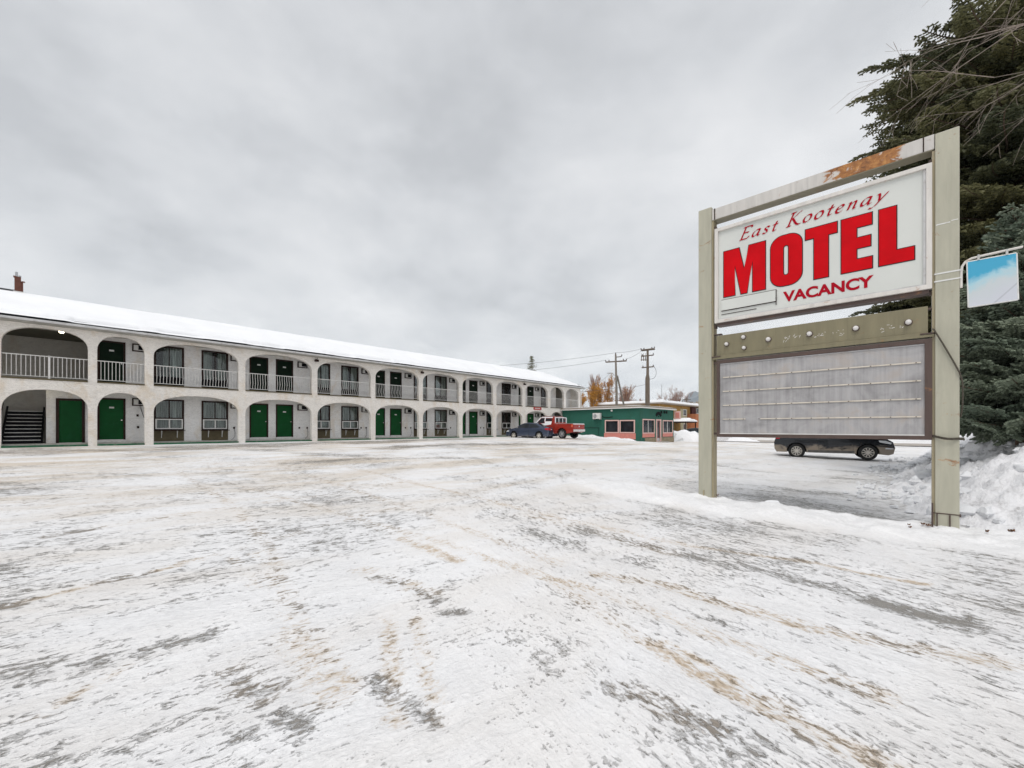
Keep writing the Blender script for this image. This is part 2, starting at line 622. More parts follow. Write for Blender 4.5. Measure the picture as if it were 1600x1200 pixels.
SAND = {
    's2': ([(2.43, 5.63), (3.7, 5.06), (4.03, 4.76), (4.45, 4.45)], .06, .9),
    'g3': ([(0.9, 4.55), (1.65, 4.25), (1.93, 3.92), (2.47, 3.5), (2.84, 3.30), (3.2, 3.08)], .11, .75),
    's4': ([(0.4, 4.4), (0.53, 4.08), (0.82, 3.56), (0.99, 3.2)], .10, .6),
    's4b': ([(1.05, 3.10), (1.34, 2.64), (1.54, 2.41)], .08, 1.0),
    's4c': ([(1.16, 3.18), (1.45, 2.72), (1.66, 2.47)], .05, .8),
    'b12d': ([(-4.21, 3.42), (-4.11, 3.61), (-3.94, 3.97), (-3.71, 4.25), (-3.58, 4.56)], .06, .9),
    'b12': ([(-5.9, 5.29), (-5.75, 5.63)], .1, .6),
    't13': ([(-1.5, 5.7), (-1.37, 5.56), (-0.64, 4.9)], .10, .8), 't13a': ([(-2.33, 6.44), (-1.5, 5.7)], .10, .4),
    't13b': ([(-1.65, 3.19), (-1.37, 2.87), (-1.09, 2.54)], .17, .6),
    't13c': ([(-1.05, 3.49), (-0.81, 2.82), (-0.63, 2.28)], .07, .75),
    't13d': ([(-0.81, 3.5), (-0.59, 2.82), (-0.4, 2.29)], .07, .6),
    't13e': ([(-3.19, 4.76), (-2.76, 4.32), (-2.45, 3.98)], .07, .5),
    't13f': ([(-3.06, 4.95), (-2.67, 4.51), (-2.3, 4.03)], .07, .5),
    'p13': ([(-1.6, 4.5), (-1.41, 4.35), (-1.12, 4.18), (-0.75, 3.95)], .12, .6),
    'p10': ([(-1.79, 2.68), (-1.5, 2.5)], .12, .6), 'p6': ([(0.7, 2.59), (0.9, 2.45), (1.1, 2.3)], .1, .6),
    'y1': ([(-2.6, 2.22), (-2.58, 2.43), (-2.53, 2.74)], .05, .6),
    'f3': ([(-19.5, 14.2), (-16.2, 16.99), (-12.63, 20.53), (-7.45, 26.92)], 1.6, .8),
    'f4': ([(-6.19, 20.12), (-3.7, 24.07), (4.18, 27.2)], .9, .5),
    'tan1': ([(-14.87, 12.08), (-8.76, 12.66), (-2.34, 15.23)], 1.6, .38),
    'tan2': ([(-8.35, 6.78), (-6.33, 8.22), (-3.07, 9.98)], 1.0, .30),
    'g1': ([(0.3, 7.2), (1.1, 6.5), (2.05, 5.34)], .15, .5),
    'l1': ([(-7.5, 15.5), (-4.6, 12.4), (-2.0, 9.8), (0.3, 7.6), (2.43, 5.63)], .12, .6),
    'l2': ([(-8.9, 14.6), (-5.9, 11.5), (-3.3, 8.9), (-1.2, 6.8), (0.54, 4.9)], .12, .55),
    'l3': ([(-12, 14), (-8.0, 10.2), (-5.2, 7.6), (-3.19, 5.4), (-2.2, 4.0), (-1.65, 3.19)], .12, .5),
    'l4': ([(3.2, 3.1), (4.6, 2.4), (6.5, 1.6)], .12, .6), 'l5': ([(1.54, 2.41), (2.2, 1.6)], .10, .8),
    'l8': ([(-6.5, 9.5), (-3.5, 7.4), (-1.0, 5.6), (1.0, 3.9), (2.3, 2.6)], .11, .55), 'l6': ([(-3.6, 4.56), (-2.6, 6.6), (-0.6, 9.6), (2.2, 13.0)], .10, .45),
    'l7': ([(-5.75, 5.63), (-4.2, 7.9), (-1.9, 11.4), (1.2, 15.2)], .12, .45),
}
BERM = [(1.6, 11.3), (2.54, 10.3), (3.45, 9.3), (4.1, 8.6), (4.95, 7.95), (5.75, 7.25), (6.8, 6.35), (7.5, 5.75), (8.6, 4.9), (10.5, 3.7)]
FOOT_Y = [3.0, 4.0, 5.0, 6.0, 7.2, 8.6, 13.0, 22.5, 30.0, 40.0]
FOOT_X = [20.0, 14.0, 10.2, 8.3, 7.55, 7.75, 11.5, 21.6, 29.5, 40.0]


def terrain(X, Y):
    H = base_h(X, Y)
    t = X * NV[0] + Y * NV[1]
    s = X * D[0] + Y * D[1]
    near = sm(np.hypot(X, Y), 60, 25)
    lot = sm(-t, 28.0, 27.4)
    bare = np.zeros(X.shape)
    for pts, hw, am in BARE.values():
        d, sd_, al = seg_dist(X, Y, pts)
        bare = np.maximum(bare, am * np.exp(-(d / hw) ** 2 * 0.55))
    sand = np.zeros(X.shape)
    tread = np.zeros(X.shape)
    for k, (pts, hw, am) in SAND.items():
        d, sd_, al = seg_dist(X, Y, pts)
        g = am * (1 - sm(d, hw * 0.3, hw * 1.9)) * (.55 + .6 * fbm(al * 1.7 + X * .3, Y * .8, 77, 3))
        sand = np.maximum(sand, g)
        if k.startswith('t13') or k.startswith('s4'):
            tread = np.maximum(tread, (1 - sm(d, hw, hw * 1.3)) * (0.5 + 0.5 * np.sin(al * 90 + np.sign(sd_) * 1.2)))
    # flow noise for the mid-scale relief
    e = (0.5, -0.866)
    wr = sm(X + 0.25 * Y, -0.8, 2.2)
    nl = fbm(s * 0.9, t * 3.2, 3, 5)
    nr = fbm((X * e[0] + Y * e[1]) * 0.9, (X * .866 + Y * .5) * 3.2, 9, 5)
    fl = nl * (1 - wr) + nr * wr
    # berm under the sign
    d, sd_, al = seg_dist(X, Y, BERM)
    bn = fbm(X * 1.3, Y * 1.3, 21, 4)
    prof = np.exp(-(d / (0.50 + 0.40 * bn)) ** 4 * 1.1)
    berm = prof * (0.05 + 0.13 * (fbm(al * 0.9, al * 0 + 2.0, 5, 3))) * sm(al, 0.0, 1.8)
    lump = ((fbm(X * 3.5, Y * 3.5, 41, 5) - 0.5) * 0.15 + (0.45 - worley(X * 2.3 + bn, Y * 2.3, 44)) * 0.07) * prof
    fresh = np.clip(prof * 1.6, 0, 1) * sm(al, 0.0, 1.5)
    H = H + berm + lump
    bare = bare * (1 - fresh)
    sand = sand * (1 - 0.8 * fresh)
    # lot relief
    H = H + near * lot * ((fl - 0.5) * 0.035 + (fbm(X * 0.35, Y * 0.35, 55, 3) - 0.5) * 0.06) - tread * 0.006
    # rut shoulders
    H = H - np.clip(bare, 0, 1) * 0.012 * near - sand * 0.006 * near
    # general worn look of the trafficked lot
    wear = sm(fbm(X * 0.22, Y * 0.22, 71, 4), 0.42, 0.62) * 0.18
    bare = np.maximum(bare, wear * lot * (1 - fresh))
    # far beyond the buildings the land is open snow
    H = H + sm(np.hypot(X, Y), 90, 400) * (fbm(X * 0.01, Y * 0.01, 12, 3) - 0.5) * 2.0
    return H, bare, sand, fresh


def axis_coords(a, b, st, lo, hi, g):
    c = list(np.arange(a, b, st))
    s_, p = st, c[-1]
    while p < hi:
        s_ *= g
        p += s_
        c.append(p)
    s_, p = st, c[0]
    left = []
    while p > lo:
        s_ *= g
        p -= s_
        left.append(p)
    return np.array(left[::-1] + c)


gx = axis_coords(-5.5, 8.5, 0.042, -4000, 6000, 1.048)
gy = axis_coords(1.6, 8.6, 0.042, -1500, 7000, 1.048)
GX, GY = np.meshgrid(gx, gy)
GH, gb, gs, gf = terrain(GX, GY)
ground_me = grid_mesh('ground', GX, GY, GH, {'bare': gb / 1.4, 'sand': gs, 'fresh': gf})


def mat_ground():
    m, nt, b = new_mat('packed snow lot')
    at = {k: N(nt, 'ShaderNodeAttribute', attribute_name=k).outputs['Fac'] for k in ('bare', 'sand', 'fresh')}
    bare = math_node(nt, 'MULTIPLY', at['bare'], 1.4)
    tc_ = N(nt, 'ShaderNodeTexCoord')
    sp = N(nt, 'ShaderNodeSeparateXYZ')
    nt.links.new(tc_.outputs['Object'], sp.inputs[0])

    def flow(ang, sx, sy, off=0.0):
        # coordinates stretched along the direction of travel
        mp = N(nt, 'ShaderNodeMapping', vector_type='POINT')
        mp.inputs['Rotation'].default_value = (0, 0, -ang)
        mp.inputs['Location'].default_value = (off, off * 0.7, 0)
        nt.links.new(tc_.outputs['Object'], mp.inputs[0])
        m2 = N(nt, 'ShaderNodeMapping')
        m2.inputs['Scale'].default_value = (sx, sy, 1)
        nt.links.new(mp.outputs[0], m2.inputs[0])
        return m2.outputs[0]
    wr = sstep(nt, math_node(nt, 'MULTIPLY_ADD', sp.outputs[1], 0.25, sp.outputs[0]), -0.8, 2.2)

    def fl(scale, detail, rough, dist, st, off):
        a = noise(nt, flow(R(38), 1, st, off), scale, detail, rough, dist)
        c = noise(nt, flow(R(-56), 1, st, off + 3), scale, detail, rough, dist)
        return math_node(nt, 'ADD', math_node(nt, 'MULTIPLY', a, math_node(nt, 'SUBTRACT', 1.0, wr)), math_node(nt, 'MULTIPLY', c, wr))
    f_mid = fl(1.1, 6, 0.6, 0.5, 3.0, 0.0)
    f_chip = fl(7.0, 6, 0.62, 0.9, 2.2, 11.0)
    f_fine = fl(22.0, 5, 0.6, 0.6, 1.8, 23.0)
    dens = noise(nt, tc_.outputs['Object'], 0.45, 4, 0.6, 0.3)
    def cen(o, a):
        return math_node(nt, 'MULTIPLY', math_node(nt, 'SUBTRACT', o, 0.5), a)
    # asphalt shows where chips of the snow crust are gone
    k = math_node(nt, 'ADD', cen(f_chip, 1.7), cen(f_mid, 0.9))
    k = math_node(nt, 'ADD', k, cen(f_fine, 1.3))
    k = math_node(nt, 'ADD', k, cen(dens, 1.15))
    kb = math_node(nt, 'ADD', k, math_node(nt, 'MULTIPLY', bare, 0.42))
    kb = math_node(nt, 'SUBTRACT', kb, math_node(nt, 'MULTIPLY', at['fresh'], 0.9))
    mask = sstep(nt, kb, 0.36, 0.43)
    thin = sstep(nt, kb, 0.14, 0.38)                # thin grey ice around the bare spots
    sc = ramp(nt, [(0.32, (0.72, 0.72, 0.73)), (0.5, (0.83, 0.83, 0.84)), (0.66, (0.91, 0.91, 0.92))])
    nt.links.new(math_node(nt, 'ADD', math_node(nt, 'MULTIPLY', f_mid, 0.5), math_node(nt, 'MULTIPLY', f_fine, 0.5)), sc.inputs[0])
    c = sc.outputs[0]
    c = mixc(nt, math_node(nt, 'MULTIPLY', thin, 0.34), c, (0.56, 0.54, 0.51))
    # broad tan staining by sanding grit, stronger towards the building
    st_n = noise(nt, flow(R(40), 0.5, 1.6, 5.0), 0.5, 5, 0.6, 0.4)
    tt = math_node(nt, 'ADD', math_node(nt, 'MULTIPLY', sp.outputs[0], -NV[0]), math_node(nt, 'MULTIPLY', sp.outputs[1], -NV[1]))
    far = math_node(nt, 'MULTIPLY_ADD', sstep(nt, tt, 1.0, 14.0), 0.66, 0.20)
    stain = math_node(nt, 'MULTIPLY', sstep(nt, st_n, 0.38, 0.66), far)
    stain = math_node(nt, 'MULTIPLY', stain, math_node(nt, 'SUBTRACT', 1.0, at['fresh']))
    c = mixc(nt, stain, c, (0.64, 0.565, 0.475))
    sn = math_node(nt, 'ADD', cen(f_chip, 2.6), cen(f_fine, 1.8))
    sn = math_node(nt, 'ADD', sn, math_node(nt, 'MULTIPLY', at['sand'], 0.75))
    sandf = math_node(nt, 'MULTIPLY', sstep(nt, sn, 0.15, 0.85), sstep(nt, at['sand'], 0.0, 0.5))
    c = mixc(nt, math_node(nt, 'MULTIPLY', sandf, 0.85), c, (0.50, 0.385, 0.26))
    # rare brown flecks of grit
    fleck = sstep(nt, noise(nt, tc_.outputs['Object'], 26, 3, 0.7, 0.3), 0.70, 0.74)
    c = mixc(nt, math_node(nt, 'MULTIPLY', fleck, math_node(nt, 'SUBTRACT', 0.8, at['fresh'])), c, (0.26, 0.20, 0.155))
    asp = ramp(nt, [(0.3, (0.13, 0.120, 0.108)), (0.7, (0.28, 0.258, 0.232))])
    nt.links.new(f_fine, asp.inputs[0])
    aspc = mixc(nt, math_node(nt, 'MULTIPLY', at['sand'], 0.55), asp.outputs[0], (0.27, 0.21, 0.155))
    c = mixc(nt, math_node(nt, 'MULTIPLY', mask, 0.88), c, aspc)
    nt.links.new(c, b.inputs['Base Color'])
    rg = N(nt, 'ShaderNodeMapRange', i_3=0.62, i_4=0.34)
    nt.links.new(mask, rg.inputs[0])
    nt.links.new(rg.outputs[0], b.inputs['Roughness'])
    b.inputs['Specular IOR Level'].default_value = 0.35
    h = math_node(nt, 'SUBTRACT', math_node(nt, 'MULTIPLY', f_mid, 0.8), math_node(nt, 'MULTIPLY', mask, 0.30))
    h = math_node(nt, 'SUBTRACT', h, math_node(nt, 'MULTIPLY', thin, 0.25))
    h = math_node(nt, 'ADD', h, math_node(nt, 'MULTIPLY', f_fine, 0.28))
    h = math_node(nt, 'ADD', h, math_node(nt, 'MULTIPLY', f_chip, 0.45))
    bump(nt, b, h, 1.0, 0.05)
    return m


M['ground'] = mat_ground()
tag(obj('ground', ground_me, M['ground']), kind='structure')

# road beyond the lot, running across the end of the street
rs = np.linspace(-70, 110, 240)
rw = np.linspace(51.5, 59.5, 14)
RS, RW = np.meshgrid(rs, rw)
RX = RW * D[0] + RS * NV[0]
RY = RW * D[1] + RS * NV[1]
RH = base_h(RX, RY) + 0.04 + 0.03 * fbm(RS * 0.8, RW * 3, 4, 3)
M['road'] = simple('slushy road', (0.36, 0.32, 0.28), 0.6, 0.25, 0.7, (0.62, 0.60, 0.58), 0.6, stretch=(1, 1, 1))
tag(obj('road', grid_mesh('road', RX, RY, RH), M['road']), kind='structure')


# snow bank
def bank_h(X, Y):
    xf = np.interp(Y, FOOT_Y, FOOT_X)
    dxf = (np.interp(Y + 0.3, FOOT_Y, FOOT_X) - np.interp(Y - 0.3, FOOT_Y, FOOT_X)) / 0.6
    d = (X - xf) / np.sqrt(1 + dxf ** 2)
    d = d + (fbm(X * 0.8, Y * 0.8, 90, 3) - 0.5) * 0.8
    top = 1.86 + 0.30 * (fbm(X * 0.35, Y * 0.35, 91, 3) - 0.5)
    h = top * sm(d, -0.1, 4.2) ** 0.8
    h = h * (1 - 0.25 * sm(d, 6, 10))
    act = sm(d, -0.2, 0.9)
    wx_, wy_ = X + .25 * fbm(X * 3, Y * 3, 61, 3), Y + .25 * fbm(X * 3, Y * 3, 62, 3)
    clod = (0.5 - worley(wx_ * 2.8, wy_ * 2.8, 5)) * 0.26 + (0.5 - worley(wx_ * 6.5, wy_ * 6.5, 6)) * 0.15 + (fbm(X * 8, Y * 8, 7, 3) - 0.5) * 0.16
    clod = clod + (0.5 - worley(X * 1.1, Y * 1.1, 8)) * 0.16
    return h + clod * act, d


bx = np.arange(6.6, 34, 0.075)
by = np.concatenate([np.arange(3.2, 16, 0.07), np.arange(16, 42, 0.16)])
BX, BY = np.meshgrid(bx, by)
BH, bd = bank_h(BX, BY)
BZ = base_h(BX, BY) - 0.10 + BH - 0.5 * sm(-bd, 0.1, 0.7) - 1.8 * sm(BX, 31, 34) - 1.8 * sm(BY, 38, 42) - 1.8 * sm(-BY, -3.9, -3.2)
dirtm = .8 * sm(bd, 3.4, 5.0) * sm(fbm(BX * 1.6, BY * 1.6, 33, 5), 0.45, 0.65) + 0.3 * sm(fbm(BX * 2.5, BY * 2.5, 35, 5), 0.60, 0.72)


def mat_bank():
    m, nt, b = new_mat('plowed snow bank')
    d = N(nt, 'ShaderNodeAttribute', attribute_name='dirt').outputs['Fac']
    vec = coords(nt, 'Object')
    n_ = noise(nt, vec, 7, 8, 0.7, 0.3)
    big = noise(nt, vec, 1.1, 5, 0.6)
    r = ramp(nt, [(0.3, (0.82, 0.82, 0.84)), (0.6, (0.90, 0.90, 0.92))])
    nt.links.new(big, r.inputs[0])
    f = math_node(nt, 'MULTIPLY', sstep(nt, math_node(nt, 'MULTIPLY_ADD', d, 0.30, n_), 0.54, 0.82), 0.75)
    c = mixc(nt, f, r.outputs[0], (0.42, 0.41, 0.41))
    fl = sstep(nt, noise(nt, vec, 4.0, 5, 0.75, 0.6), 0.68, 0.73)
    c = mixc(nt, math_node(nt, 'MULTIPLY', fl, 0.6), c, (0.30, 0.24, 0.19))
    nt.links.new(c, b.inputs['Base Color'])
    b.inputs['Roughness'].default_value = 0.75
    b.inputs['Specular IOR Level'].default_value = 0.2
    bump(nt, b, math_node(nt, 'ADD', n_, noise(nt, vec, 22, 5, 0.6)), 0.8, 0.05)
    return m


M['bank'] = mat_bank()
tag(obj('snow_bank', grid_mesh('snow_bank', BX, BY, BZ, {'dirt': dirtm}), M['bank']),
    kind='structure')


def pile(name, cx, cy, rx, ry, h, rz, seed, label):
    th = np.linspace(0, 2 * np.pi, 61)
    rr = np.linspace(0, 1, 26)
    T, Q = np.meshgrid(th, rr)
    lx, ly = Q * np.cos(T) * rx, Q * np.sin(T) * ry
    X = cx + lx * math.cos(rz) - ly * math.sin(rz)
    Y = cy + lx * math.sin(rz) + ly * math.cos(rz)
    nse = fbm(X * 0.9 + 40, Y * 0.9, seed, 5)
    Z = base_h(X, Y) - 0.1 + h * (1 - Q ** 1.8) * (0.65 + 0.7 * nse) + (0.5 - worley(X * 2.2 + 30, Y * 2.2, seed)) * 0.16 * (1 - Q)
    X[:, -1], Y[:, -1], Z[:, -1] = X[:, 0], Y[:, 0], Z[:, 0]
    d_ = sm(fbm(X * 1.2 + 50, Y * 1.2, seed + 5, 4), 0.5, 0.65) * 0.9
    o = obj(name, grid_mesh(name, X, Y, Z, {'dirt': d_}), M['bank'])
    return tag(o, label, 'snow pile', 'plowed snow piles along the street')


pile('snow_pile', 20.4, 49.2, 3.4, 1.6, 1.35, ANG_N, 3, 'plowed snow pile beside the right end of the green diner')
pile('snow_pile', 25.6, 49.0, 3.6, 1.2, 0.75, ANG_N, 5, 'low flat snow pile at the street seen just right of the left sign post')
pile('snow_pile', 30.6, 41.5, 3.0, 1.2, 0.5, ANG_N, 8, 'low snow pile at the street behind the dark parked wagon')
# plowed ridge along the foot of the diner
rx_ = np.linspace(-2.2, 1, 14)


def ridge(name, p0, p1, wdt, h, seed, label):
    L = math.hypot(p1[0] - p0[0], p1[1] - p0[1])
    a = np.linspace(0, L, int(L / 0.15))
    q = np.linspace(-1, 1, 13)
    Aa, Q = np.meshgrid(a, q)
    ux, uy = (p1[0] - p0[0]) / L, (p1[1] - p0[1]) / L
    wob = (fbm(Aa * 0.5, Aa * 0 + seed, seed, 3) - 0.5) * wdt
    X = p0[0] + ux * Aa + uy * (Q * wdt + wob)
    Y = p0[1] + uy * Aa - ux * (Q * wdt + wob)
    e_ = sm(Aa, 0, 1.2) * (1 - sm(Aa, L - 1.2, L))
    Z = base_h(X, Y) - 0.06 + (1 - Q ** 2) * e_ * h * (0.4 + 1.1 * fbm(Aa * 1.1, Q * 0.8, seed, 4))
    o = obj(name, grid_mesh(name, X, Y, Z, {'dirt': X * 0 + 0.15}), M['bank'])
    return tag(o, label, 'snow ridge')


def loc_pt(base, ax, ay, q, r):
    return (base[0] + ax[0] * q + ay[0] * r, base[1] + ax[1] * q + ay[1] * r)


C = (12.45, 40.3)
MN = (-NV[0], -NV[1])
ridge('snow_ridge', loc_pt(C, D, MN, -0.9, 7.8), loc_pt(C, D, MN, -0.7, -0.4), 0.40, 0.30, 2, 'low ridge of snow along the side wall of the green diner')
ridge('snow_ridge', loc_pt(C, D, MN, -0.6, -0.9), loc_pt(C, D, MN, 6.5, -1.6), 0.4, 0.07, 4, 'low ridge of snow in front of the diner entrance')

# ================================================================== MOTEL
motel = empty('motel', (T0 * NV[0], T0 * NV[1], 0), ANG_D,
              'long two-storey cream stucco motel with arched galleries and a snow-covered roof', 'motel')
ARCH = [(-10.45, -6.65), (-6.3, -2.5), (-2.1, .51), (.82, 2.53), (2.88, 6.63), (6.98, 10.74), (11.1, 14.86), (15.23, 18.96),
        (19.34, 23.06), (23.46, 27.17), (27.6, 31.28), (31.75, 35.37), (35.85, 38.3), (38.72, 41.2)]
XL, XR = -10.9, 41.6


def arch_curve(x0, x1, zb, ztop, rise, n=18, p=2.35):
    cx, hw = (x0 + x1) / 2, (x1 - x0) / 2
    out = [(x0, zb)]
    for i in range(n + 1):
        a = math.pi * i / n
        c_, s_ = math.cos(a), math.sin(a)
        out.append((cx - hw * math.copysign(abs(c_) ** (2 / p), c_), ztop - rise + rise * abs(s_) ** (2 / p)))
    out.append((x1, zb))
    return out


outer = [(XL, .5), (XL, 6.30), (XR, 6.30), (XR, .5)]
for a, b_ in reversed(ARCH):
    outer += list(reversed(arch_curve(a, b_, .5, 3.41, .92)))
holes = [arch_curve(a, b_, 3.90, 6.18, .80) for a, b_ in ARCH]
mb = MB()
mb.plate([outer] + holes, 0, 0.26)
mb.build('arcade_wall', M['stucco'], motel, bevel=0.012)

# base course, walkway, slab, soffits
MB().box(XL, XR, 0.262, 1.35, .5, .955).build('walkway', M['concrete'], motel)
mb = MB()
for a, b_ in ARCH:
    mb.box(a + .002, b_ - .002, -0.05, 0.262, .5, .90)
mb.build('walkway_edge', M['green_edge'], motel)
mb = MB()
mb.box(XL, XR, 0.262, 1.298, 3.62, 3.90)
mb.build('gallery_floor', M['soffit_light'], motel)
mb = MB()
for a, b_ in ARCH:
    mb.box(a + .002, b_ - .002, -0.03, 0.262, 3.84, 3.905)
mb.build('gallery_edge', M['panel_olive'], motel)
MB().box(XL - .1, XR + .42, -0.40, 1.299, 6.303, 6.36).build('soffit', M['soffit_light'], motel)


# back wall with openings -- rooms alternate door/door and window/window
DOORS = [0.84, 7.50, 8.98, 15.66, 17.14, 23.84, 25.30, 32.1, 33.47]
WINS = [3.02, 5.11, 11.18, 13.27, 19.34, 21.43, 27.52, 29.61, 35.8]
WDOORS = [x - 8.2 for x in (0.84 + 1.2,)]
DW, WW = 1.08, 1.29
ACS = [2.15, 6.52, 10.31, 14.80, 18.47, 23.0, 26.63, 31.12, 34.78]


def rect(x0, x1, z0, z1):
    return [(x0, z0), (x0, z1), (x1, z1), (x1, z0)]


lo_holes = [rect(x + .02, x + DW - .02, 1.09, 3.18) for x in DOORS] + [rect(x + .02, x + WW - .02, 1.56, 3.22) for x in WINS]
lo_holes.append(rect(-.52, .41, .97, 3.07))
mb = MB()
mb.plate([rect(-.85, 38.3, .955, 3.62)] + lo_holes, 1.30, 1.42)
mb.build('ground_floor_wall', M['stucco_in'], motel)
up_holes = [rect(x + .02, x + DW - .02, 4.00, 6.10) for x in DOORS] + [rect(x + .02, x + WW - .02, 4.48, 6.14) for x in WINS]
mb = MB()
mb.plate([rect(.72, 38.5, 3.62, 6.36)] + up_holes, 1.302, 1.42)
mb.build('upper_floor_wall', M['stucco_in'], motel)
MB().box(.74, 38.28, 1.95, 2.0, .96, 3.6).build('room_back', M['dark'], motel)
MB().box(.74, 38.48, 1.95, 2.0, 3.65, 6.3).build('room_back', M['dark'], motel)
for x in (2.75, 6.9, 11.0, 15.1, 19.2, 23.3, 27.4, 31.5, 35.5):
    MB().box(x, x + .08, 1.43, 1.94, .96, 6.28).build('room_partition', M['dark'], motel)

# stair recesses at both ends
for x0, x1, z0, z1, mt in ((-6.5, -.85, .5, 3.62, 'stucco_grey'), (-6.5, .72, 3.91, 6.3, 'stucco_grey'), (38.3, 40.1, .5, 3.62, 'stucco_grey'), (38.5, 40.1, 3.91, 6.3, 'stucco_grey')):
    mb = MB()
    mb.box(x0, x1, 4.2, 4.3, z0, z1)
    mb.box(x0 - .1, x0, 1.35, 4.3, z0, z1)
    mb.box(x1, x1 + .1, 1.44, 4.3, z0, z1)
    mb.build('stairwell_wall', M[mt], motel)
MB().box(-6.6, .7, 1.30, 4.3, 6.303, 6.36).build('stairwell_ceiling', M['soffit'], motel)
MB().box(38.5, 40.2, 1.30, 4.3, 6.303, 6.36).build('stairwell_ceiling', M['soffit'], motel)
mb = MB()
mb.box(40.1, XR, 1.31, 1.42, .5, 3.62)
mb.box(40.1, XR, 1.31, 1.42, 3.62, 6.36)
mb.build('end_wall', M['stucco_in'], motel)
MB().box(XL, -6.6, 1.31, 1.42, .5, 6.36).build('end_wall', M['stucco_in'], motel)
mb = MB()
mb.box(XR - .2, XR, 0.264, 6.4, .5, 6.302)
mb.build('gable_end_wall', M['stucco'], motel)
MB().box(XL, XR - .2, 6.2, 6.4, .5, 6.302).build('rear_wall', M['stucco'], motel)

# stairs
st = MB()
for i in range(9):
    z = .955 + .175 * i
    st.box(-2.16, -1.02, 1.50 + .26 * i, 1.50 + .26 * (i + 1) + .02, z - .02, z + .135)
for xx in (-2.22, -1.02):
    st.add([(xx, 1.45, .955), (xx + .06, 1.45, .955), (xx + .06, 4.1, 2.75), (xx, 4.1, 2.75), (xx, 1.45, 1.22), (xx + .06, 1.45, 1.22), (xx + .06, 3.84, 2.75), (xx, 3.84, 2.75)],
           [(0, 1, 2, 3), (4, 7, 6, 5), (0, 4, 5, 1), (1, 5, 6, 2), (2, 6, 7, 3), (3, 7, 4, 0)])
stair = st.build('staircase', M['black'], motel)
tread_me = MB().box(-2.15, -1.03, -.02, .27, 0, .032).mesh('tread')
tread_me.materials.append(M['white_trim'])
for i in range(9):
    obj('tread', tread_me, None, stair, (0, 1.49 + .26 * i, .955 + .137 + .175 * i))
mb = MB()
mb.tube([(-2.24, 1.2, .95), (-2.24, 1.25, 1.9), (-2.24, 3.6, 3.55)], .03, 6)
mb.build('handrail', M['brown'], motel)


# doors
def make_door(mat, name='door'):
    mb = MB()
    mb.box(0.02, .10, -.025, .06, 0, 2.12)
    mb.box(DW - .10, DW - .02, -.025, .06, 0, 2.12)
    mb.box(.10, DW - .10, -.025, .06, 2.04, 2.12)
    f = mb.build(name, M['brown'], motel)
    MB().box(.102, DW - .102, .02, .05, .01, 2.038).build('door_leaf', mat, f, bevel=.004)
    MB().box(.0, DW, -.16, -.002, -.125, -.005).build('threshold', M['white_trim'], f)
    mb = MB()
    mb.lathe([(.0, -.06), (.03, -.055), (.034, -.03), (.015, -.02), (.015, .02)], 10, 'y', (DW - .17, 0, 1.0))
    mb.build('door_knob', M['chrome'], f, smooth=40)
    MB().box(DW / 2 - .09, DW / 2 + .09, .008, .0195, 1.60, 1.68).build('number_plate', M['white_trim'], f)
    return f


d_lo = make_door(M['green_door'])
d_up = make_door(M['green_shaded'])
for i, x in enumerate(DOORS):
    if i == 0:
        d_lo.location = (x, 1.30, 1.08)
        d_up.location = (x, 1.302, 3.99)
    else:
        clone(d_lo, motel, (x, 1.30, 1.08))
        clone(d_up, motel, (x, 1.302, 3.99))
# wider maintenance door by the stairs
mb = MB()
mb.box(-.54, -.44, 1.26, 1.34, .957, 3.10)
mb.box(.33, .43, 1.26, 1.34, .957, 3.10)
mb.box(-.44, .33, 1.26, 1.34, 3.0, 3.10)
f = mb.build('door', M['brown'], motel)
MB().box(-.438, .328, 1.30, 1.335, .965, 2.998).build('door_leaf', M['green_door'], f)


# windows
def make_window():
    mb = MB()
    fo = [rect(0.0, WW, -.72, 1.68), rect(.085, WW - .085, .66, 1.60), rect(.085, WW - .085, .06, .60)]
    mb.plate([rect(0, WW, .0, 1.68), rect(.085, WW - .085, .68, 1.60), rect(.085, WW - .085, .05, .62)], -.045, .04)
    mb.box(WW / 2 - .022, WW / 2 + .022, -.03, .03, .682, 1.598)
    f = mb.build('window', M['brown'], motel)
    MB().box(.05, WW - .05, .0, .008, .04, 1.63).build('pane', M['glass_clear'], f)
    # curtain with pleats
    n = 56
    v_, fc = [], []
    for i in range(n + 1):
        x = .03 + (WW - .06) * i / n
        gap = 0.5 + 0.5 * math.cos((x / WW - .5) * 2 * math.pi * 1.0)
        y = .10 + .022 * math.sin(i * 1.55) + .01 * math.sin(i * .7)
        v_ += [(x, y, .02), (x, y * .9 + .01, 1.64)]
        if i < n and not (.47 < (i + .5) / n < .535):
            k = 2 * i
            fc.append((k, k + 2, k + 3, k + 1))
    mb = MB()
    mb.add(v_, fc)
    mb.build('curtain', M['curtain'], f, smooth=80)
    mb = MB()
    mb.plate([rect(.06, WW - .06, .06, .61), rect(.115, WW / 2 - .03, .115, .56), rect(WW / 2 + .03, WW - .115, .115, .56)], -.075, -.046)
    mb.build('slider_frame', M['white_trim'], f)
    MB().box(0, WW, -.02, .02, -.60, -.002).build('lower_panel', M['panel_olive'], f)
    mb = MB()
    mb.box(-.03, WW + .03, -.26, -.047, -.035, .0)
    mb.build('shelf', M['brown'], f)
    for bxp in (.30, WW - .32):
        mb = MB()
        mb.box(bxp, bxp + .03, -.047, -.022, -.42, -.036)
        mb.tube([(bxp + .015, -.04, -.38), (bxp + .015, -.22, -.05)], .014, 6)
        mb.build('shelf_bracket', M['white_trim'], f)
    return f


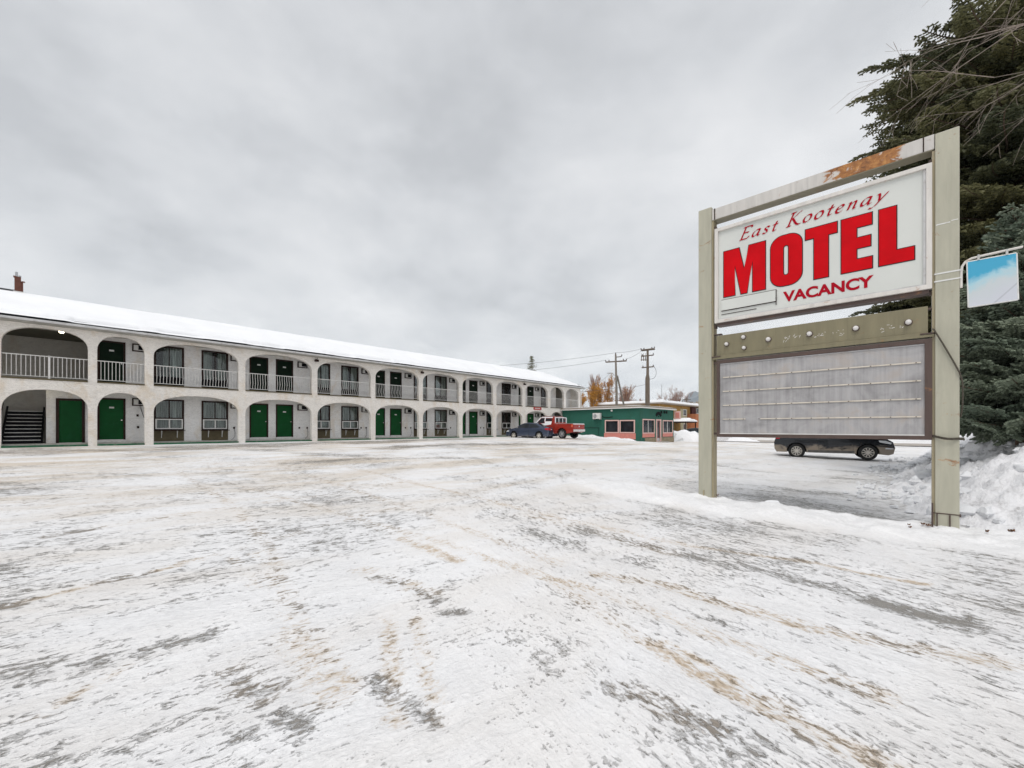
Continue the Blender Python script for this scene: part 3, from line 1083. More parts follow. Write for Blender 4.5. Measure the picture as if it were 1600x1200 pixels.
def make_upper_window():
    mb = MB()
    mb.plate([rect(0, WW, -.48, 1.68), rect(.085, WW - .085, .0, 1.60)], -.045, .04)
    mb.box(WW / 2 - .018, WW / 2 + .018, -.03, .03, .002, 1.598)
    f = mb.build('window', M['brown'], motel)
    MB().box(.05, WW - .05, .0, .008, -.03, 1.63).build('pane', M['glass_clear'], f)
    cu = [k for k in bpy.data.objects if k.parent == w0 and k.name.startswith('curtain')][0]
    c2 = cu.copy()
    COL.objects.link(c2)
    c2.parent = f
    MB().box(.02, WW - .02, -.052, -.046, -.46, -.02).build('lower_panel', M['black'], f)
    return f


w0 = make_window()
w1 = make_upper_window()
for i, x in enumerate(WINS):
    if i == 0:
        w0.location = (x, 1.30, 1.56)
    else:
        clone(w0, motel, (x, 1.30, 1.56))
    if i == 0:
        w1.location = (x, 1.302, 4.48)
    else:
        clone(w1, motel, (x, 1.302, 4.48))


# the curtains hang differently from window to window
def curtain_mesh(seed, l, r_, drop=1.64, low=.02):
    q = random.Random(seed)
    v_, fc = [], []
    n = 60
    ph = q.uniform(0, 6)
    for i in range(n + 1):
        x = .03 + (WW - .06) * i / n
        y = .10 + .024 * math.sin(i * q.choice((1.3, 1.55)) + ph) + .01 * math.sin(i * .6 + ph)
        v_ += [(x, y, low), (x, y * .9 + .01, drop)]
        t = (i + .5) / n
        if i < n and not (l < t < r_):
            k = 2 * i
            fc.append((k, k + 2, k + 3, k + 1))
    me = MB().add(v_, fc).mesh('curtain', 80)
    me.materials.append(M['curtain'])
    return me


CURT = [curtain_mesh(1, .48, .52), curtain_mesh(2, .40, .62), curtain_mesh(3, .25, .78, low=.1), curtain_mesh(4, .9, .91), curtain_mesh(5, .60, .97), curtain_mesh(6, .03, .30), curtain_mesh(7, .47, .55, low=.5)]
for i, o in enumerate(sorted([k for k in bpy.data.objects if k.name.startswith('curtain')], key=lambda k: k.name)):
    o.data = CURT[(i * 5 + i // 4) % 7]


# air conditioners
def make_ac():
    mb = MB()
    mb.plate([rect(0, .62, 0, .40), rect(.05, .57, .05, .35)], -.06, .01)
    f = mb.build('air_conditioner', M['brown'], motel)
    mb = MB()
    mb.box(.06, .56, -.10, 0, .06, .34)
    g = mb.build('casing', M['white_trim'], f, bevel=.01)
    mb = MB()
    mb.box(.24, .545, -.104, -.099, .085, .315)
    for k in range(6):
        mb.box(.245, .54, -.112, -.104, .10 + k * .036, .112 + k * .036)
    mb.build('grille', M['black'], f)
    return f


ac = make_ac()
for i, x in enumerate(ACS):
    if i == 0:
        ac.location = (x, 1.295, 2.84)
    else:
        clone(ac, motel, (x, 1.295, 2.84))
    clone(ac, motel, (x, 1.297, 5.70))

# small outlets and their cords
mo = MB().box(0, .09, -.03, 0, 0, .12).mesh('outlet')
mo.materials.append(M['brown'])
for x, z in ((2.32, 2.28), (2.34, 1.66), (6.66, 1.62), (10.38, 1.62), (10.88, 1.62), (14.72, 1.62), (15.12, 1.62), (18.5, 1.62), (19.0, 1.62), (23.1, 1.62), (26.7, 1.62), (27.1, 1.62)):
    obj('outlet', mo, None, motel, (x, 1.299, z))
for x in (6.72, 10.94, 15.18, 19.05, 27.15):
    mb = MB()
    mb.tube([(x, 1.28, 1.62), (x + .03, 1.27, 1.4), (x + .02, 1.26, 1.15), (x - .12, 1.2, 1.0), (x - .2, 1.1, .97)], .009, 5)
    mb.build('cord', M['black'], motel)
mb = MB()
mb.tube([(2.42, 1.24, 3.6), (2.46, 1.24, 2.8), (2.62, 1.15, 2.2), (2.80, .5, 1.9), (2.84, .3, 1.2), (2.84, .3, .95)], .014, 5)
mb.build('cord', M['black'], motel)

# railings
for bi, (a, b_) in enumerate(ARCH):
    n = max(4, round((b_ - a) / .134))
    mb = MB()
    mb.box(a, b_, .09, .15, 4.90, 4.935)
    mb.box(a, b_, .10, .14, 3.985, 4.01)
    if b_ - a > 3 or bi == 2:
        cx = (a + b_) / 2 if bi != 2 else -.7
    rl = mb.build('railing', M['rail_white'], motel)
    belly = bi >= 4
    prof = [(0, 4.01), (0, 4.15), (-.075, 4.32), (-.045, 4.50), (0, 4.66), (0, 4.90)] if belly else [(0, 4.01), (0, 4.90)]
    if 2 <= bi <= 8:
        pm = MB()
        pm.tube([(0, .12 + p[0], p[1]) for p in prof], .0125, 4)
        me = pm.mesh('picket')
        me.materials.append(M['rail_white'])
        for k in range(n - 1):
            obj('picket', me, None, rl, (a + (b_ - a) * (k + 1) / n, 0, 0))
    else:
        pm = MB()
        for k in range(n - 1):
            pm.tube([(a + (b_ - a) * (k + 1) / n, .12 + p[0], p[1]) for p in prof], .0125, 4, cap=False)
        tag(pm.build('picket', M['rail_white'], rl), kind='stuff')
# second railing inside the stairwell opening and its wide post
mb = MB()
mb.box(-.755, -.69, .09, .155, 3.91, 4.96)
mb.build('railing_post', M['rail_white'], motel)

# ceiling lights in the stairwells
for x, y, z in ((-.35, .8, 6.303), (-1.05, .75, 3.62), (39.0, .8, 6.303)):
    mb = MB()
    mb.lathe([(.0, -.16), (.07, -.14), (.10, -.08), (.08, -.02), (.05, 0)], 14, 'z', (x, y, z))
    mb.build('ceiling_light', M['lamp'], motel, smooth=60)
# floodlights under the eave
for x in (11.0, 19.2, 31.5):
    mb = MB()
    mb.box(x - .11, x + .11, -.22, -.04, 6.02, 6.14)
    mb.box(x - .03, x + .03, -.06, .0, 6.10, 6.2)
    mb.build('floodlight', M['brown'], motel)
    mb = MB()
    mb.tube([(x + .1, -.012, 6.3), (x + .1, -.012, 6.12)], .012, 5)
    mb.build('conduit', M['brown'], motel)

# roof
RY0, RY1, RYR, RZE, RZR = -.42, 7.0, 3.3, 6.40, 8.14
RX0, RX1 = XL - .4, 41.98
run = RYR - RY0
mb = MB()
mb.add([(RX0, RY0, RZE), (RX1, RY0, RZE), (RX1 - run, RYR, RZR), (RX0 + run, RYR, RZR), (RX0, RY1, RZE), (RX1, RY1, RZE)],
       [(0, 1, 2, 3), (1, 5, 2), (5, 4, 3, 2), (4, 0, 3)])
mb.build('roof', M['shingle'], motel)
mb = MB()
mb.box(RX0, RX1, RY0 - .10, RY0 + .02, 6.34, 6.445)
mb.box(RX1 - .02, RX1 + .08, RY0 - .10, RY1, 6.34, 6.445)
mb.build('gutter', M['gutter'], motel, bevel=.015)


na, nv = 1100, 60
U, V = np.meshgrid(np.linspace(0, 1, na), np.linspace(0, 1, nv) ** 1.25)
Xs = (RX0 + run * V) + ((RX1 - run * V) - (RX0 + run * V)) * U
Ys = RY0 + run * V
Zs = RZE + (RZR - RZE) * V
e1 = fbm(Xs * .35, Xs * 0 + 1, 2, 4)
edge = .095 + .06 * e1
thick = .13 * sm(V, edge, edge + .03) + .05 * sm(V, .26 + .05 * fbm(Xs * .2, Xs * 0, 6, 2), .34) + .02 * (fbm(Xs * .8, Ys * 2, 5, 4) - .5)
lowstrip = .07 * (1 - sm(V, edge - .028, edge - .008))
hole = sm(fbm(Xs * .45, Xs * 0 + 3, 14, 4), .38, .50) * (1 - sm(Xs, 10, 26) * .8)
bare_band = np.exp(-((V - edge - .01) / (.022 + .045 * fbm(Xs * 1.1, Xs * 0 + 9, 19, 3))) ** 4)
Tk = np.maximum(thick, lowstrip) + .05 * (1 - bare_band) * (V < .2) - .20 * bare_band * hole
Tk = Tk + .03 * (1 - hole) * (V < .2)
Zs2 = Zs + Tk
me = grid_mesh('snow_layer', Xs, Ys, Zs2)
obj('snow_layer', me, M['roof_snow'], motel)
# hip end and rear slope snow
U, V = np.meshgrid(np.linspace(0, 1, 60), np.linspace(0, 1, 40))
Yh = (RY0 + (RYR - RY0) * V) + ((RY1 + (RYR - RY1) * V) - (RY0 + (RYR - RY0) * V)) * U
Xh = RX1 - run * V
Zh = RZE + (RZR - RZE) * V + .13 * sm(V, .0, .06) + .05 * sm(V, .26, .34)
obj('snow_layer', grid_mesh('snow_layer', Xh, Yh, Zh), M['roof_snow'], motel)
U, V = np.meshgrid(np.linspace(0, 1, 60), np.linspace(0, 1, 20))
Xb = (RX0 + run * V) + ((RX1 - run * V) - (RX0 + run * V)) * U
obj('snow_layer', grid_mesh('snow_layer', Xb, RY1 + (RYR - RY1) * V, RZE + (RZR - RZE) * V + .18 * sm(V, 0, .06)), M['roof_snow'], motel)
MB().box(-9, -1.9, RYR - .05, RYR + .08, RZR + .1, RZR + .24).build('ridge_cap', M['shingle'], motel)
# chimney on the ridge
mb = MB()
mb.box(-1.93, -1.73, 3.25, 3.45, 8.1, 9.05)
mb.box(-1.73, -1.66, 3.28, 3.42, 8.1, 8.85)
mb.box(-1.97, -1.88, 3.22, 3.48, 9.02, 9.06)
mb.box(-1.70, -1.60, 3.26, 3.44, 8.83, 8.86)
ch = mb.build('chimney', M['chimney'], motel)
mb = MB()
mb.tube([(-1.87, 3.35, 9.05), (-1.87, 3.35, 9.28)], .05, 10)
mb.tube([(-1.76, 3.35, 9.05), (-1.76, 3.35, 9.13)], .045, 10)
mb.build('flue', M['metal'], ch)
MB().box(-1.97, -1.63, 3.2, 3.5, 8.05, 8.33).build('flashing', M['white_trim'], ch)
# downpipe at the far corner
mb = MB()
mb.tube([(41.95, -.44, 6.35), (41.75, -.2, 6.1), (41.66, -.06, 5.9), (41.66, -.06, .8)], .045, 8)
mb.build('downpipe', M['white_trim'], motel)


# text helper ------------------------------------------------------
def text_mesh(body, size, extr=0.002, offset=0.0, shear=0.0, align='CENTER', sx=1.0):
    cu = bpy.data.curves.new('t', 'FONT')
    cu.body = body
    cu.size = size
    cu.extrude = extr
    cu.offset = offset
    cu.shear = shear
    cu.align_x = align
    o = bpy.data.objects.new('t', cu)
    COL.objects.link(o)
    bpy.context.view_layer.update()
    dg = bpy.context.evaluated_depsgraph_get()
    me = bpy.data.meshes.new_from_object(o.evaluated_get(dg))
    me.transform(Matrix.Rotation(R(90), 4, 'X') @ Matrix.Diagonal((sx, 1, 1, 1)))
    bpy.data.objects.remove(o)
    return me


# small red sign over an arch near the far end
M['sign_red'] = simple('red sign paint', (0.42, 0.05, 0.05), 0.5, 0.2, 4)
sr = MB().box(33.0, 34.25, -.045, -.003, 3.56, 3.84).build('wall_sign', M['sign_red'])
sr.parent = None
sr.location = motel.location
sr.rotation_euler = motel.rotation_euler
tag(sr, 'small faded red sign above a ground floor arch near the far end of the motel', 'sign')
mb = MB()
for k in range(5):
    mb.box(33.2 + k * .17, 33.31 + k * .17, -.052, -.047, 3.66, 3.76)
mb.build('lettering', M['white_trim'], sr)

def snow_cap(parent, x0, x1, y0, y1, z, h, seed=3, dome=False):
    nx, ny = max(12, int((x1 - x0) / .25)), max(12, int((y1 - y0) / .25))
    gx_ = np.concatenate([[x0, x0, x0 + .05], np.linspace(x0 + .15, x1 - .15, nx), [x1 - .05, x1, x1]])
    gy_ = np.concatenate([[y0, y0, y0 + .05], np.linspace(y0 + .15, y1 - .15, ny), [y1 - .05, y1, y1]])
    Xc, Yc = np.meshgrid(gx_, gy_)
    Zc = h * (.6 + .75 * fbm(Xc * .9, Yc * .9, seed, 3))
    if dome:
        Zc = Zc * np.sqrt(np.clip(1 - ((Xc - (x0 + x1) / 2) / ((x1 - x0) / 2 + .05)) ** 2, .02, 1))
    Zc[1:3, :] *= .8
    Zc[-3:-1, :] *= .8
    Zc[:, 1:3] *= .8
    Zc[:, -3:-1] *= .8
    Zc[0, :] = Zc[-1, :] = 0
    Zc[:, 0] = Zc[:, -1] = 0
    return obj('snow_layer', grid_mesh('snow_layer', Xc, Yc, z + Zc), M['roof_snow'], parent)


# ================================================================== DINER
diner = empty('diner', (C[0], C[1], 0), ANG_D, 'low flat-roofed green stucco diner with pink window trim at the end of the motel', 'diner')
M['diner_green'] = mat_stucco('green stucco', (0.018, 0.115, 0.082), .35)
M['pink'] = simple('pink trim', (0.72, 0.47, 0.43), 0.6, 0.08, 4)
M['pink_panel'] = simple('pink siding', (0.62, 0.24, 0.20), 0.7, 0.12, 3, stretch=(6, 6, 1))
M['stone'] = simple('tan stone base', (0.28, 0.235, 0.16), 0.9, 0.3, 6, (0.12, 0.1, 0.08), 0.5, bumps=0.5)
M['fascia'] = simple('taupe roof fascia', (0.30, 0.26, 0.22), 0.7, 0.1)
TOPZ = 3.60
G1, G2 = (2.42, 3.79), (0.68, 2.12)
# side wall is the plane x=0 (local), running along +y; build it in a rotated helper: swap axes


def swap(mbx):
    mbx.v = [(p[1], p[0], p[2]) for p in mbx.v]
    return mbx


mb = MB()
mb.plate([rect(0.0, 9.35, -.2, TOPZ), rect(G1[0], G1[1], 1.24, 2.36), rect(G2[0], G2[1], 1.25, 2.34)], 0, .2)
swap(mb)
mb.plate([rect(.201, 7.9, -.4, TOPZ), rect(.52, 2.95, 1.2, 2.43), rect(3.45, 4.58, .3, 2.48), rect(5.15, 7.5, 1.18, 2.38)], 0, .2)
mb.box(7.7, 7.9, .201, 9.4, -.4, TOPZ)
mb.box(.201, 7.7, 9.2, 9.4, -.4, TOPZ)
mb.build('wall', M['diner_green'], diner)
mb = MB()
mb.box(-.25, 8.15, -.25, 9.45, TOPZ, TOPZ + .10)
mb.build('roof_edge', M['rail_white'], diner)
MB().box(-.20, 8.10, -.20, 9.42, TOPZ + .101, TOPZ + .24).build('roof', M['fascia'], diner)
snow_cap(diner, 0, 7.9, 0, 9.3, TOPZ + .242, .05)


def diner_window(x0, x1, z0, z1, side, mull=True):
    mb = MB()
    mb.plate([rect(x0 - .11, x1 + .11, z0 - .10, z1 + .11), rect(x0, x1, z0, z1)], -.05, -.001)
    if side: swap(mb)
    f = mb.build('window', M['pink'], diner)
    mb = MB()
    mb.box(x0, x1, .08, .1, z0, z1)
    if side: swap(mb)
    mb.build('pane', M['glass'], f)
    if mull:
        mb = MB()
        mb.box((x0 + x1) / 2 - .03, (x0 + x1) / 2 + .03, .02, .07, z0, z1)
        if side: swap(mb)
        mb.build('mullion', M['white_trim'], f)
    return f


diner_window(G1[0], G1[1], 1.24, 2.36, True, False)
diner_window(G2[0], G2[1], 1.25, 2.34, True, False)
diner_window(.52, 2.95, 1.2, 2.43, False)
diner_window(5.15, 7.5, 1.18, 2.38, False)
mb = MB()
mb.box(.5, 4.0, -.03, -.002, .55, 1.13)
swap(mb)
mb.build('pink_panel', M['pink_panel'], diner)
MB().box(.40, 3.08, -.03, -.002, .72, 1.09).build('pink_panel', M['pink_panel'], diner)
MB().box(5.03, 7.62, -.03, -.002, .72, 1.07).build('pink_panel', M['pink_panel'], diner)
mb = MB()
mb.box(.9, 3.40, -.06, -.003, -.4, .66)
mb.box(4.63, 7.88, -.06, -.003, -.5, .66)
mb.build('stone_base', M['stone'], diner)
# door
mb = MB()
mb.plate([[(3.42, .22), (3.42, 2.55), (4.62, 2.55), (4.62, .22)], [(3.62, .3), (3.62, 2.42), (4.42, 2.42), (4.42, .3)]], -.05, .03)
f = mb.build('door', M['pink'], diner)
M['red_dark'] = simple('dark red door panel', (0.10, 0.015, 0.012), 0.4, 0.2)
MB().box(3.78, 4.26, .035, .06, .75, 2.25).build('pane', M['glass'], f)
mb = MB()
mb.plate([rect(3.63, 4.41, .31, 2.41), rect(3.78, 4.26, .75, 2.25)], .03, .08)
mb.build('door_leaf', M['red_dark'], f)
MB().box(3.66, 4.38, .015, .029, .31, .62).build('kick_plate', M['metal'], f)
mb = MB()
mb.box(3.3, 4.75, -.9, -.07, -.4, .25)
mb.build('door_step', M['concrete'], diner)
# arched dark sign over the door (two dark bands in an arc)
for a0, a1 in ((22, 84), (96, 158)):
    pts = []
    for k in range(9):
        a = R(a0 + (a1 - a0) * k / 8)
        pts.append((4.02 + .74 * math.cos(a), 2.72 + .62 * math.sin(a)))
    for k in range(9):
        a = R(a1 - (a1 - a0) * k / 8)
        pts.append((4.02 + .46 * math.cos(a), 2.72 + .32 * math.sin(a)))
    mb = MB()
    mb.plate([pts], -.06, -.003)
    mb.build('arched_sign', M['black'], diner)
MB().box(3.96, 4.08, -.05, -.003, 2.78, 2.88).build('badge', M['black'], diner)
for k, x in enumerate((4.68, 5.40, 5.95)):
    mb = MB()
    mb.lathe([(0, -.10), (.13, -.09), (.15, -.05), (.15, -.003)], 16, 'y', (x, 0, 3.32 + .01 * k))
    mb.build('wall_lamp', M['black'], diner, smooth=40)
# heat pump, lamp and pipe on the side wall
hp = MB()
hp.box(4.28, 5.14, -.42, -.08, 2.60, 3.20)
swap(hp)
hpo = hp.build('heat_pump', M['white_trim'], diner, bevel=.02)
mb = MB()
mb.lathe([(.0, -.455), (.20, -.45), (.22, -.42)], 20, 'y', (4.85, 0, 2.90))
swap(mb)
mb.build('fan_grille', M['metal'], hpo)
mb = MB()
mb.box(4.3, 4.36, -.42, -.002, 2.52, 2.6)
mb.box(5.02, 5.08, -.42, -.002, 2.52, 2.6)
swap(mb)
mb.build('bracket', M['metal'], hpo)
mb = MB()
mb.tube([(4.2, -.1, 2.9), (4.05, -.06, 2.75), (3.6, -.06, 2.72), (3.0, -.05, 2.78)], .035, 6)
swap(mb)
mb.build('refrigerant_pipe', M['black'], hpo)
mb = MB()
mb.lathe([(0, -.20), (.08, -.19), (.11, -.12), (.07, -.03), (.04, -.003)], 12, 'y', (3.06, 0, 3.42))
swap(mb)
mb.build('wall_lamp', M['white_trim'], diner, smooth=50)
mb = MB()
mb.tube([(8.7, -.06, 1.7), (4.6, -.06, 1.68)], .02, 6)
mb.tube([(4.62, -.06, 1.7), (4.62, -.06, .75)], .02, 6)
swap(mb)
mb.build('pipe_rail', M['black'], diner)
# projecting pink sign on the right end
mb = MB()
mb.box(7.92, 7.99, -.75, -.05, 2.62, 3.50)
mb.build('hanging_sign', M['pink'], diner)
mb = MB()
mb.box(7.905, 7.919, -.62, -.20, 2.75, 3.35)
mb.build('sign_face', M['pink_panel'], diner)

# ================================================================== MOTEL SIGN
SB = (0.4677 * 9.0, 9.0)
sign = empty('motel_sign', (SB[0], SB[1], 0), ANG_N, 'tall roadside sign on two olive-grey posts with white MOTEL lightbox and blank message board', 'sign')


def mat_paint(name, c, rust=0.0, rust_c=(0.33, 0.13, 0.03), streak=0.5, rust_x=None, chips=0.4, rough=0.5):
    m, nt, b = new_mat(name)
    vec = coords(nt, 'Object')
    n_ = noise(nt, coords(nt, 'Object', (3, 3, .5)), 2.4, 6, .6)
    r = ramp(nt, [(.3, tuple(x * .86 for x in c)), (.7, tuple(min(1, x * 1.08) for x in c))])
    nt.links.new(n_, r.inputs[0])
    out = r.outputs[0]
    st_ = noise(nt, coords(nt, 'Object', (9, 9, .35)), 2.0, 6, .65)
    out = mixc(nt, math_node(nt, 'MULTIPLY', sstep(nt, st_, .52, .75), streak), out, tuple(x * .52 for x in c))
    ch_ = noise(nt, coords(nt, 'Object', (2.2, 2.2, 1.2)), 9, 5, .65, .4)
    out = mixc(nt, math_node(nt, 'MULTIPLY', sstep(nt, ch_, .70, .73), chips), out, (.16, .13, .09))
    if rust:
        rn = noise(nt, coords(nt, 'Object', (1, 1, 1.8)), 2.6, 9, .7, .9)
        rv = rn
        if rust_x:
            sp = N(nt, 'ShaderNodeSeparateXYZ')
            nt.links.new(vec, sp.inputs[0])
            d_ = math_node(nt, 'ABSOLUTE', math_node(nt, 'SUBTRACT', sp.outputs[0], rust_x[0]))
            g_ = math_node(nt, 'MULTIPLY', math_node(nt, 'SUBTRACT', 1.0, sstep(nt, d_, rust_x[1] * .45, rust_x[1] * 1.15)), rust_x[2])
            rv = math_node(nt, 'ADD', rn, g_)
        f_ = math_node(nt, 'MULTIPLY', sstep(nt, rv, .60, .68), rust)
        rc = ramp(nt, [(.3, (.10, .035, .015)), (.5, rust_c), (.7, (.55, .27, .08))])
        nt.links.new(noise(nt, vec, 9, 6, .7, .4), rc.inputs[0])
        out = mixc(nt, f_, out, rc.outputs[0])
    nt.links.new(out, b.inputs['Base Color'])
    b.inputs['Roughness'].default_value = rough
    bump(nt, b, math_node(nt, 'ADD', noise(nt, vec, 30, 5, .6), math_node(nt, 'MULTIPLY', st_, .6)), .12, .01)
    return m


M['post'] = mat_paint('olive grey post paint', (.425, .41, .325), .8, streak=.28)
M['post_edge'] = mat_paint('weathered post edge', (.36, .31, .20), .9, streak=.6)
M['beam'] = mat_paint('grey beam paint with rust', (.58, .555, .525), 1.0, rust_x=(2.60, .66, .25), streak=.3)
M['beam_under'] = mat_paint('beam underside', (.22, .20, .14), .4)
M['valance'] = mat_paint('olive valance', (.215, .19, .115), .3, streak=.35, chips=.3)
M['rusty'] = mat_paint('rusty brown frame', (.085, .055, .045), .7, (.16, .07, .04), streak=.5)
M['cab_frame'] = mat_paint('off white cabinet frame', (.66, .63, .59), .5, streak=.25)


def mat_face():
    m, nt, b = new_mat('sign face acrylic')
    n_ = noise(nt, coords(nt, 'Object'), .8, 4)
    r = ramp(nt, [(.3, (.60, .615, .585)), (.7, (.66, .67, .635))])
    nt.links.new(n_, r.inputs[0])
    nt.links.new(r.outputs[0], b.inputs['Base Color'])
    b.inputs['Roughness'].default_value = .32
    return m


M['face'] = mat_face()


def mat_board():
    m, nt, b = new_mat('grimy message board')
    v1 = noise(nt, coords(nt, 'Object', (14, 1, .6)), 1.2, 6, .6)
    v2 = noise(nt, coords(nt, 'Object'), 1.9, 7, .65, .6)
    r = ramp(nt, [(.36, (.25, .243, .245)), (.64, (.47, .46, .465))])
    nt.links.new(math_node(nt, 'ADD', math_node(nt, 'MULTIPLY', v1, .35), math_node(nt, 'MULTIPLY', v2, .65)), r.inputs[0])
    out = mixc(nt, math_node(nt, 'MULTIPLY', sstep(nt, v2, .52, .66), .6), r.outputs[0], (.36, .31, .27))
    s = noise(nt, coords(nt, 'Object', loc=(3, 1, 8)), 7, 4, .7)
    out = mixc(nt, math_node(nt, 'MULTIPLY', sstep(nt, s, .68, .74), .5), out, (.22, .19, .17))
    nt.links.new(out, b.inputs['Base Color'])
    b.inputs['Roughness'].default_value = .6
    bump(nt, b, v1, .1, .01)
    return m


M['board'] = mat_board()
M['red'] = simple('red vinyl', (.56, .003, .008), .6, .12, 2.5, spec=.08)
M['red_script'] = simple('red script vinyl', (.38, .004, .016), .6, .08, 2, spec=.08)
M['outline'] = simple('black vinyl outline', (.012, .012, .014), .4, .1)
M['bulb'] = simple('white socket cap', (.68, .66, .64), .4, .08)

for (x0, x1, zt) in ((-.17, .10, 6.44), (3.468, 3.735, 6.37)):
    mb = MB()
    mb.box(x0, x1, 0, .28, -.2, zt)
    p = mb.build('post', M['post'], sign, bevel=.008)
    mb = MB()
    xe = x1 if x0 < 1 else x0 - .034
    mb.box(xe + .001, xe + .033, .03, .25, .15, zt - .25)
    mb.build('post_flange', M['post_edge'], p)
    # splice bands
    if x0 > 1:
        for zb in (4.93, 5.05):
            pass
        MB().box(x0 + .01, x1 - .10, -.004, -.001, 4.905, 4.922).build('weld_seam', M['white_trim'], p)
        MB().box(x1 - .09, x1 - .015, -.004, -.001, 4.925, 4.937).build('weld_seam', M['white_trim'], p)
mb = MB()
mb.box(.104, 3.462, .02, .26, 6.15, 6.385)
bm_ = mb.build('top_beam', M['beam'], sign, bevel=.006)
MB().box(.11, 3.45, .024, .256, 6.135, 6.149).build('beam_underside', M['beam_under'], bm_)
MB().box(.15, .17, .012, .018, 6.15, 6.385).build('beam_joint', M['brown'], bm_)
MB().box(3.33, 3.345, .012, .018, 6.15, 6.385).build('beam_joint', M['brown'], bm_)

# cabinet
mb = MB()
mb.plate([rect(.165, 3.436, 3.92, 5.93), rect(.235, 3.366, 3.99, 5.86)], -.02, .24)
cab = mb.build('sign_cabinet', M['cab_frame'], sign, bevel=.006)
MB().box(.23, 3.37, .03, .20, 3.985, 5.865).build('sign_face', M['face'], cab)
mb = MB()
mb.box(.236, 3.365, .0, .029, 3.991, 4.013)
mb.box(3.335, 3.365, .0, .029, 4.014, 5.859)
mb.build('inner_trim', M['gutter'], cab)
mb = MB()
mb.box(.20, 3.40, .02, .22, 3.86, 3.919)
mb.build('cabinet_tray', M['rusty'], cab)
for xx in (.12, 3.40):
    mb = MB()
    mb.box(xx, xx + .05, .08, .18, 3.84, 3.90)
    mb.box(xx, xx + .05, .08, .18, 5.95, 6.02)
    mb.build('mounting_lug', M['rusty'], cab)
# cover strip
MB().box(.30, 1.284, .0, .029, 4.17, 4.385).build('cover_strip', M['face'], cab)
mb = MB()
mb.box(.295, 1.29, .008, .029, 4.386, 4.396)
mb.box(1.286, 1.296, .008, .029, 4.10, 4.396)
mb.box(.295, 1.285, .008, .029, 4.158, 4.169)
mb.box(.295, .95, .018, .029, 4.085, 4.094)
mb.box(1.283, 1.300, .0, .012, 4.20, 4.25)
mb.build('cover_rail', M['brown'], cab)


def letter(name, loops, x0, z0, wd, ht):
    def sc(k):
        return [[(x0 + p[0] * wd, z0 + p[1] * ht) for p in lp] for lp in loops]

    def grow(lp, d):
        out = []
        n_ = len(lp)
        area = sum(lp[i][0] * lp[(i + 1) % n_][1] - lp[(i + 1) % n_][0] * lp[i][1] for i in range(n_))
        sg = 1 if area > 0 else -1
        for i in range(n_):
            p0, p1, p2 = Vector(lp[i - 1]), Vector(lp[i]), Vector(lp[(i + 1) % n_])
            d1, d2 = (p1 - p0).normalized(), (p2 - p1).normalized()
            n1_, n2_ = Vector((d1.y, -d1.x)) * sg, Vector((d2.y, -d2.x)) * sg
            b_ = (n1_ + n2_)
            k_ = b_.length_squared
            b_ = b_ * (2 / k_) if k_ > .2 else n1_
            if b_.length > 2.2: b_ = b_.normalized() * 2.2
            q = p1 + b_ * d
            out.append((q.x, q.y))
        return out
    L_ = sc(1)
    mb = MB()
    mb.plate([grow(L_[0], .014)] + [grow(h, -.014) for h in L_[1:]], .024, .029)
    o = mb.build('letter', M['outline'], cab)
    mb = MB()
    mb.plate(L_, .019, .0235)
    mb.build('letter_fill', M['red'], o)


def rrect(x0, x1, z0, z1, rx, rz, n=7):
    out = []
    for cx, cz, a0 in ((x1 - rx, z1 - rz, 0), (x0 + rx, z1 - rz, 90), (x0 + rx, z0 + rz, 180), (x1 - rx, z0 + rz, 270)):
        for k in range(n + 1):
            a = R(a0 + 90 * k / n)
            out.append((cx + rx * math.cos(a), cz + rz * math.sin(a)))
    return out


ZB, HT = 4.45, .955
letter('M', [[(0, 0), (0, 1), (.38, 1), (.50, .52), (.62, 1), (1, 1), (1, 0), (.71, 0), (.71, .66), (.57, 0), (.43, 0), (.28, .66), (.28, 0)]], .34, ZB, .765, HT)
letter('O', [rrect(0, 1, -.01, 1.01, .40, .22), rrect(.41, .585, .20, .80, .085, .05)], 1.198, ZB, .512, HT)
letter('T', [[(.28, 0), (.28, .80), (0, .80), (0, 1), (1, 1), (1, .80), (.73, .80), (.73, 0)]], 1.765, ZB, .466, HT)
letter('E', [[(0, 0), (0, 1), (.99, 1), (.99, .79), (.50, .79), (.50, .60), (.95, .60), (.95, .405), (.50, .405), (.50, .21), (1, .21), (1, 0)]], 2.295, ZB, .415, HT)
letter('L', [[(0, 0), (0, 1), (.50, 1), (.50, .225), (1, .225), (1, 0)]], 2.80, ZB, .43, HT)

# VACANCY
tm = text_mesh('VACANCY', .262, .002, .0095, 0, 'LEFT', 1.0)
co = np.empty(len(tm.vertices) * 3)
tm.vertices.foreach_get('co', co)
co = co.reshape(-1, 3)
mnx, mxx, mnz, mxz = co[:, 0].min(), co[:, 0].max(), co[:, 2].min(), co[:, 2].max()
co[:, 0] = 1.405 + (co[:, 0] - mnx) / (mxx - mnx) * (2.728 - 1.405)
co[:, 2] = 4.12 + (co[:, 2] - mnz) / (mxz - mnz) * .205
co[:, 1] += .026
tm.vertices.foreach_set('co', co.ravel())
tm.update()
obj('small_lettering', tm, M['red_script'], cab)

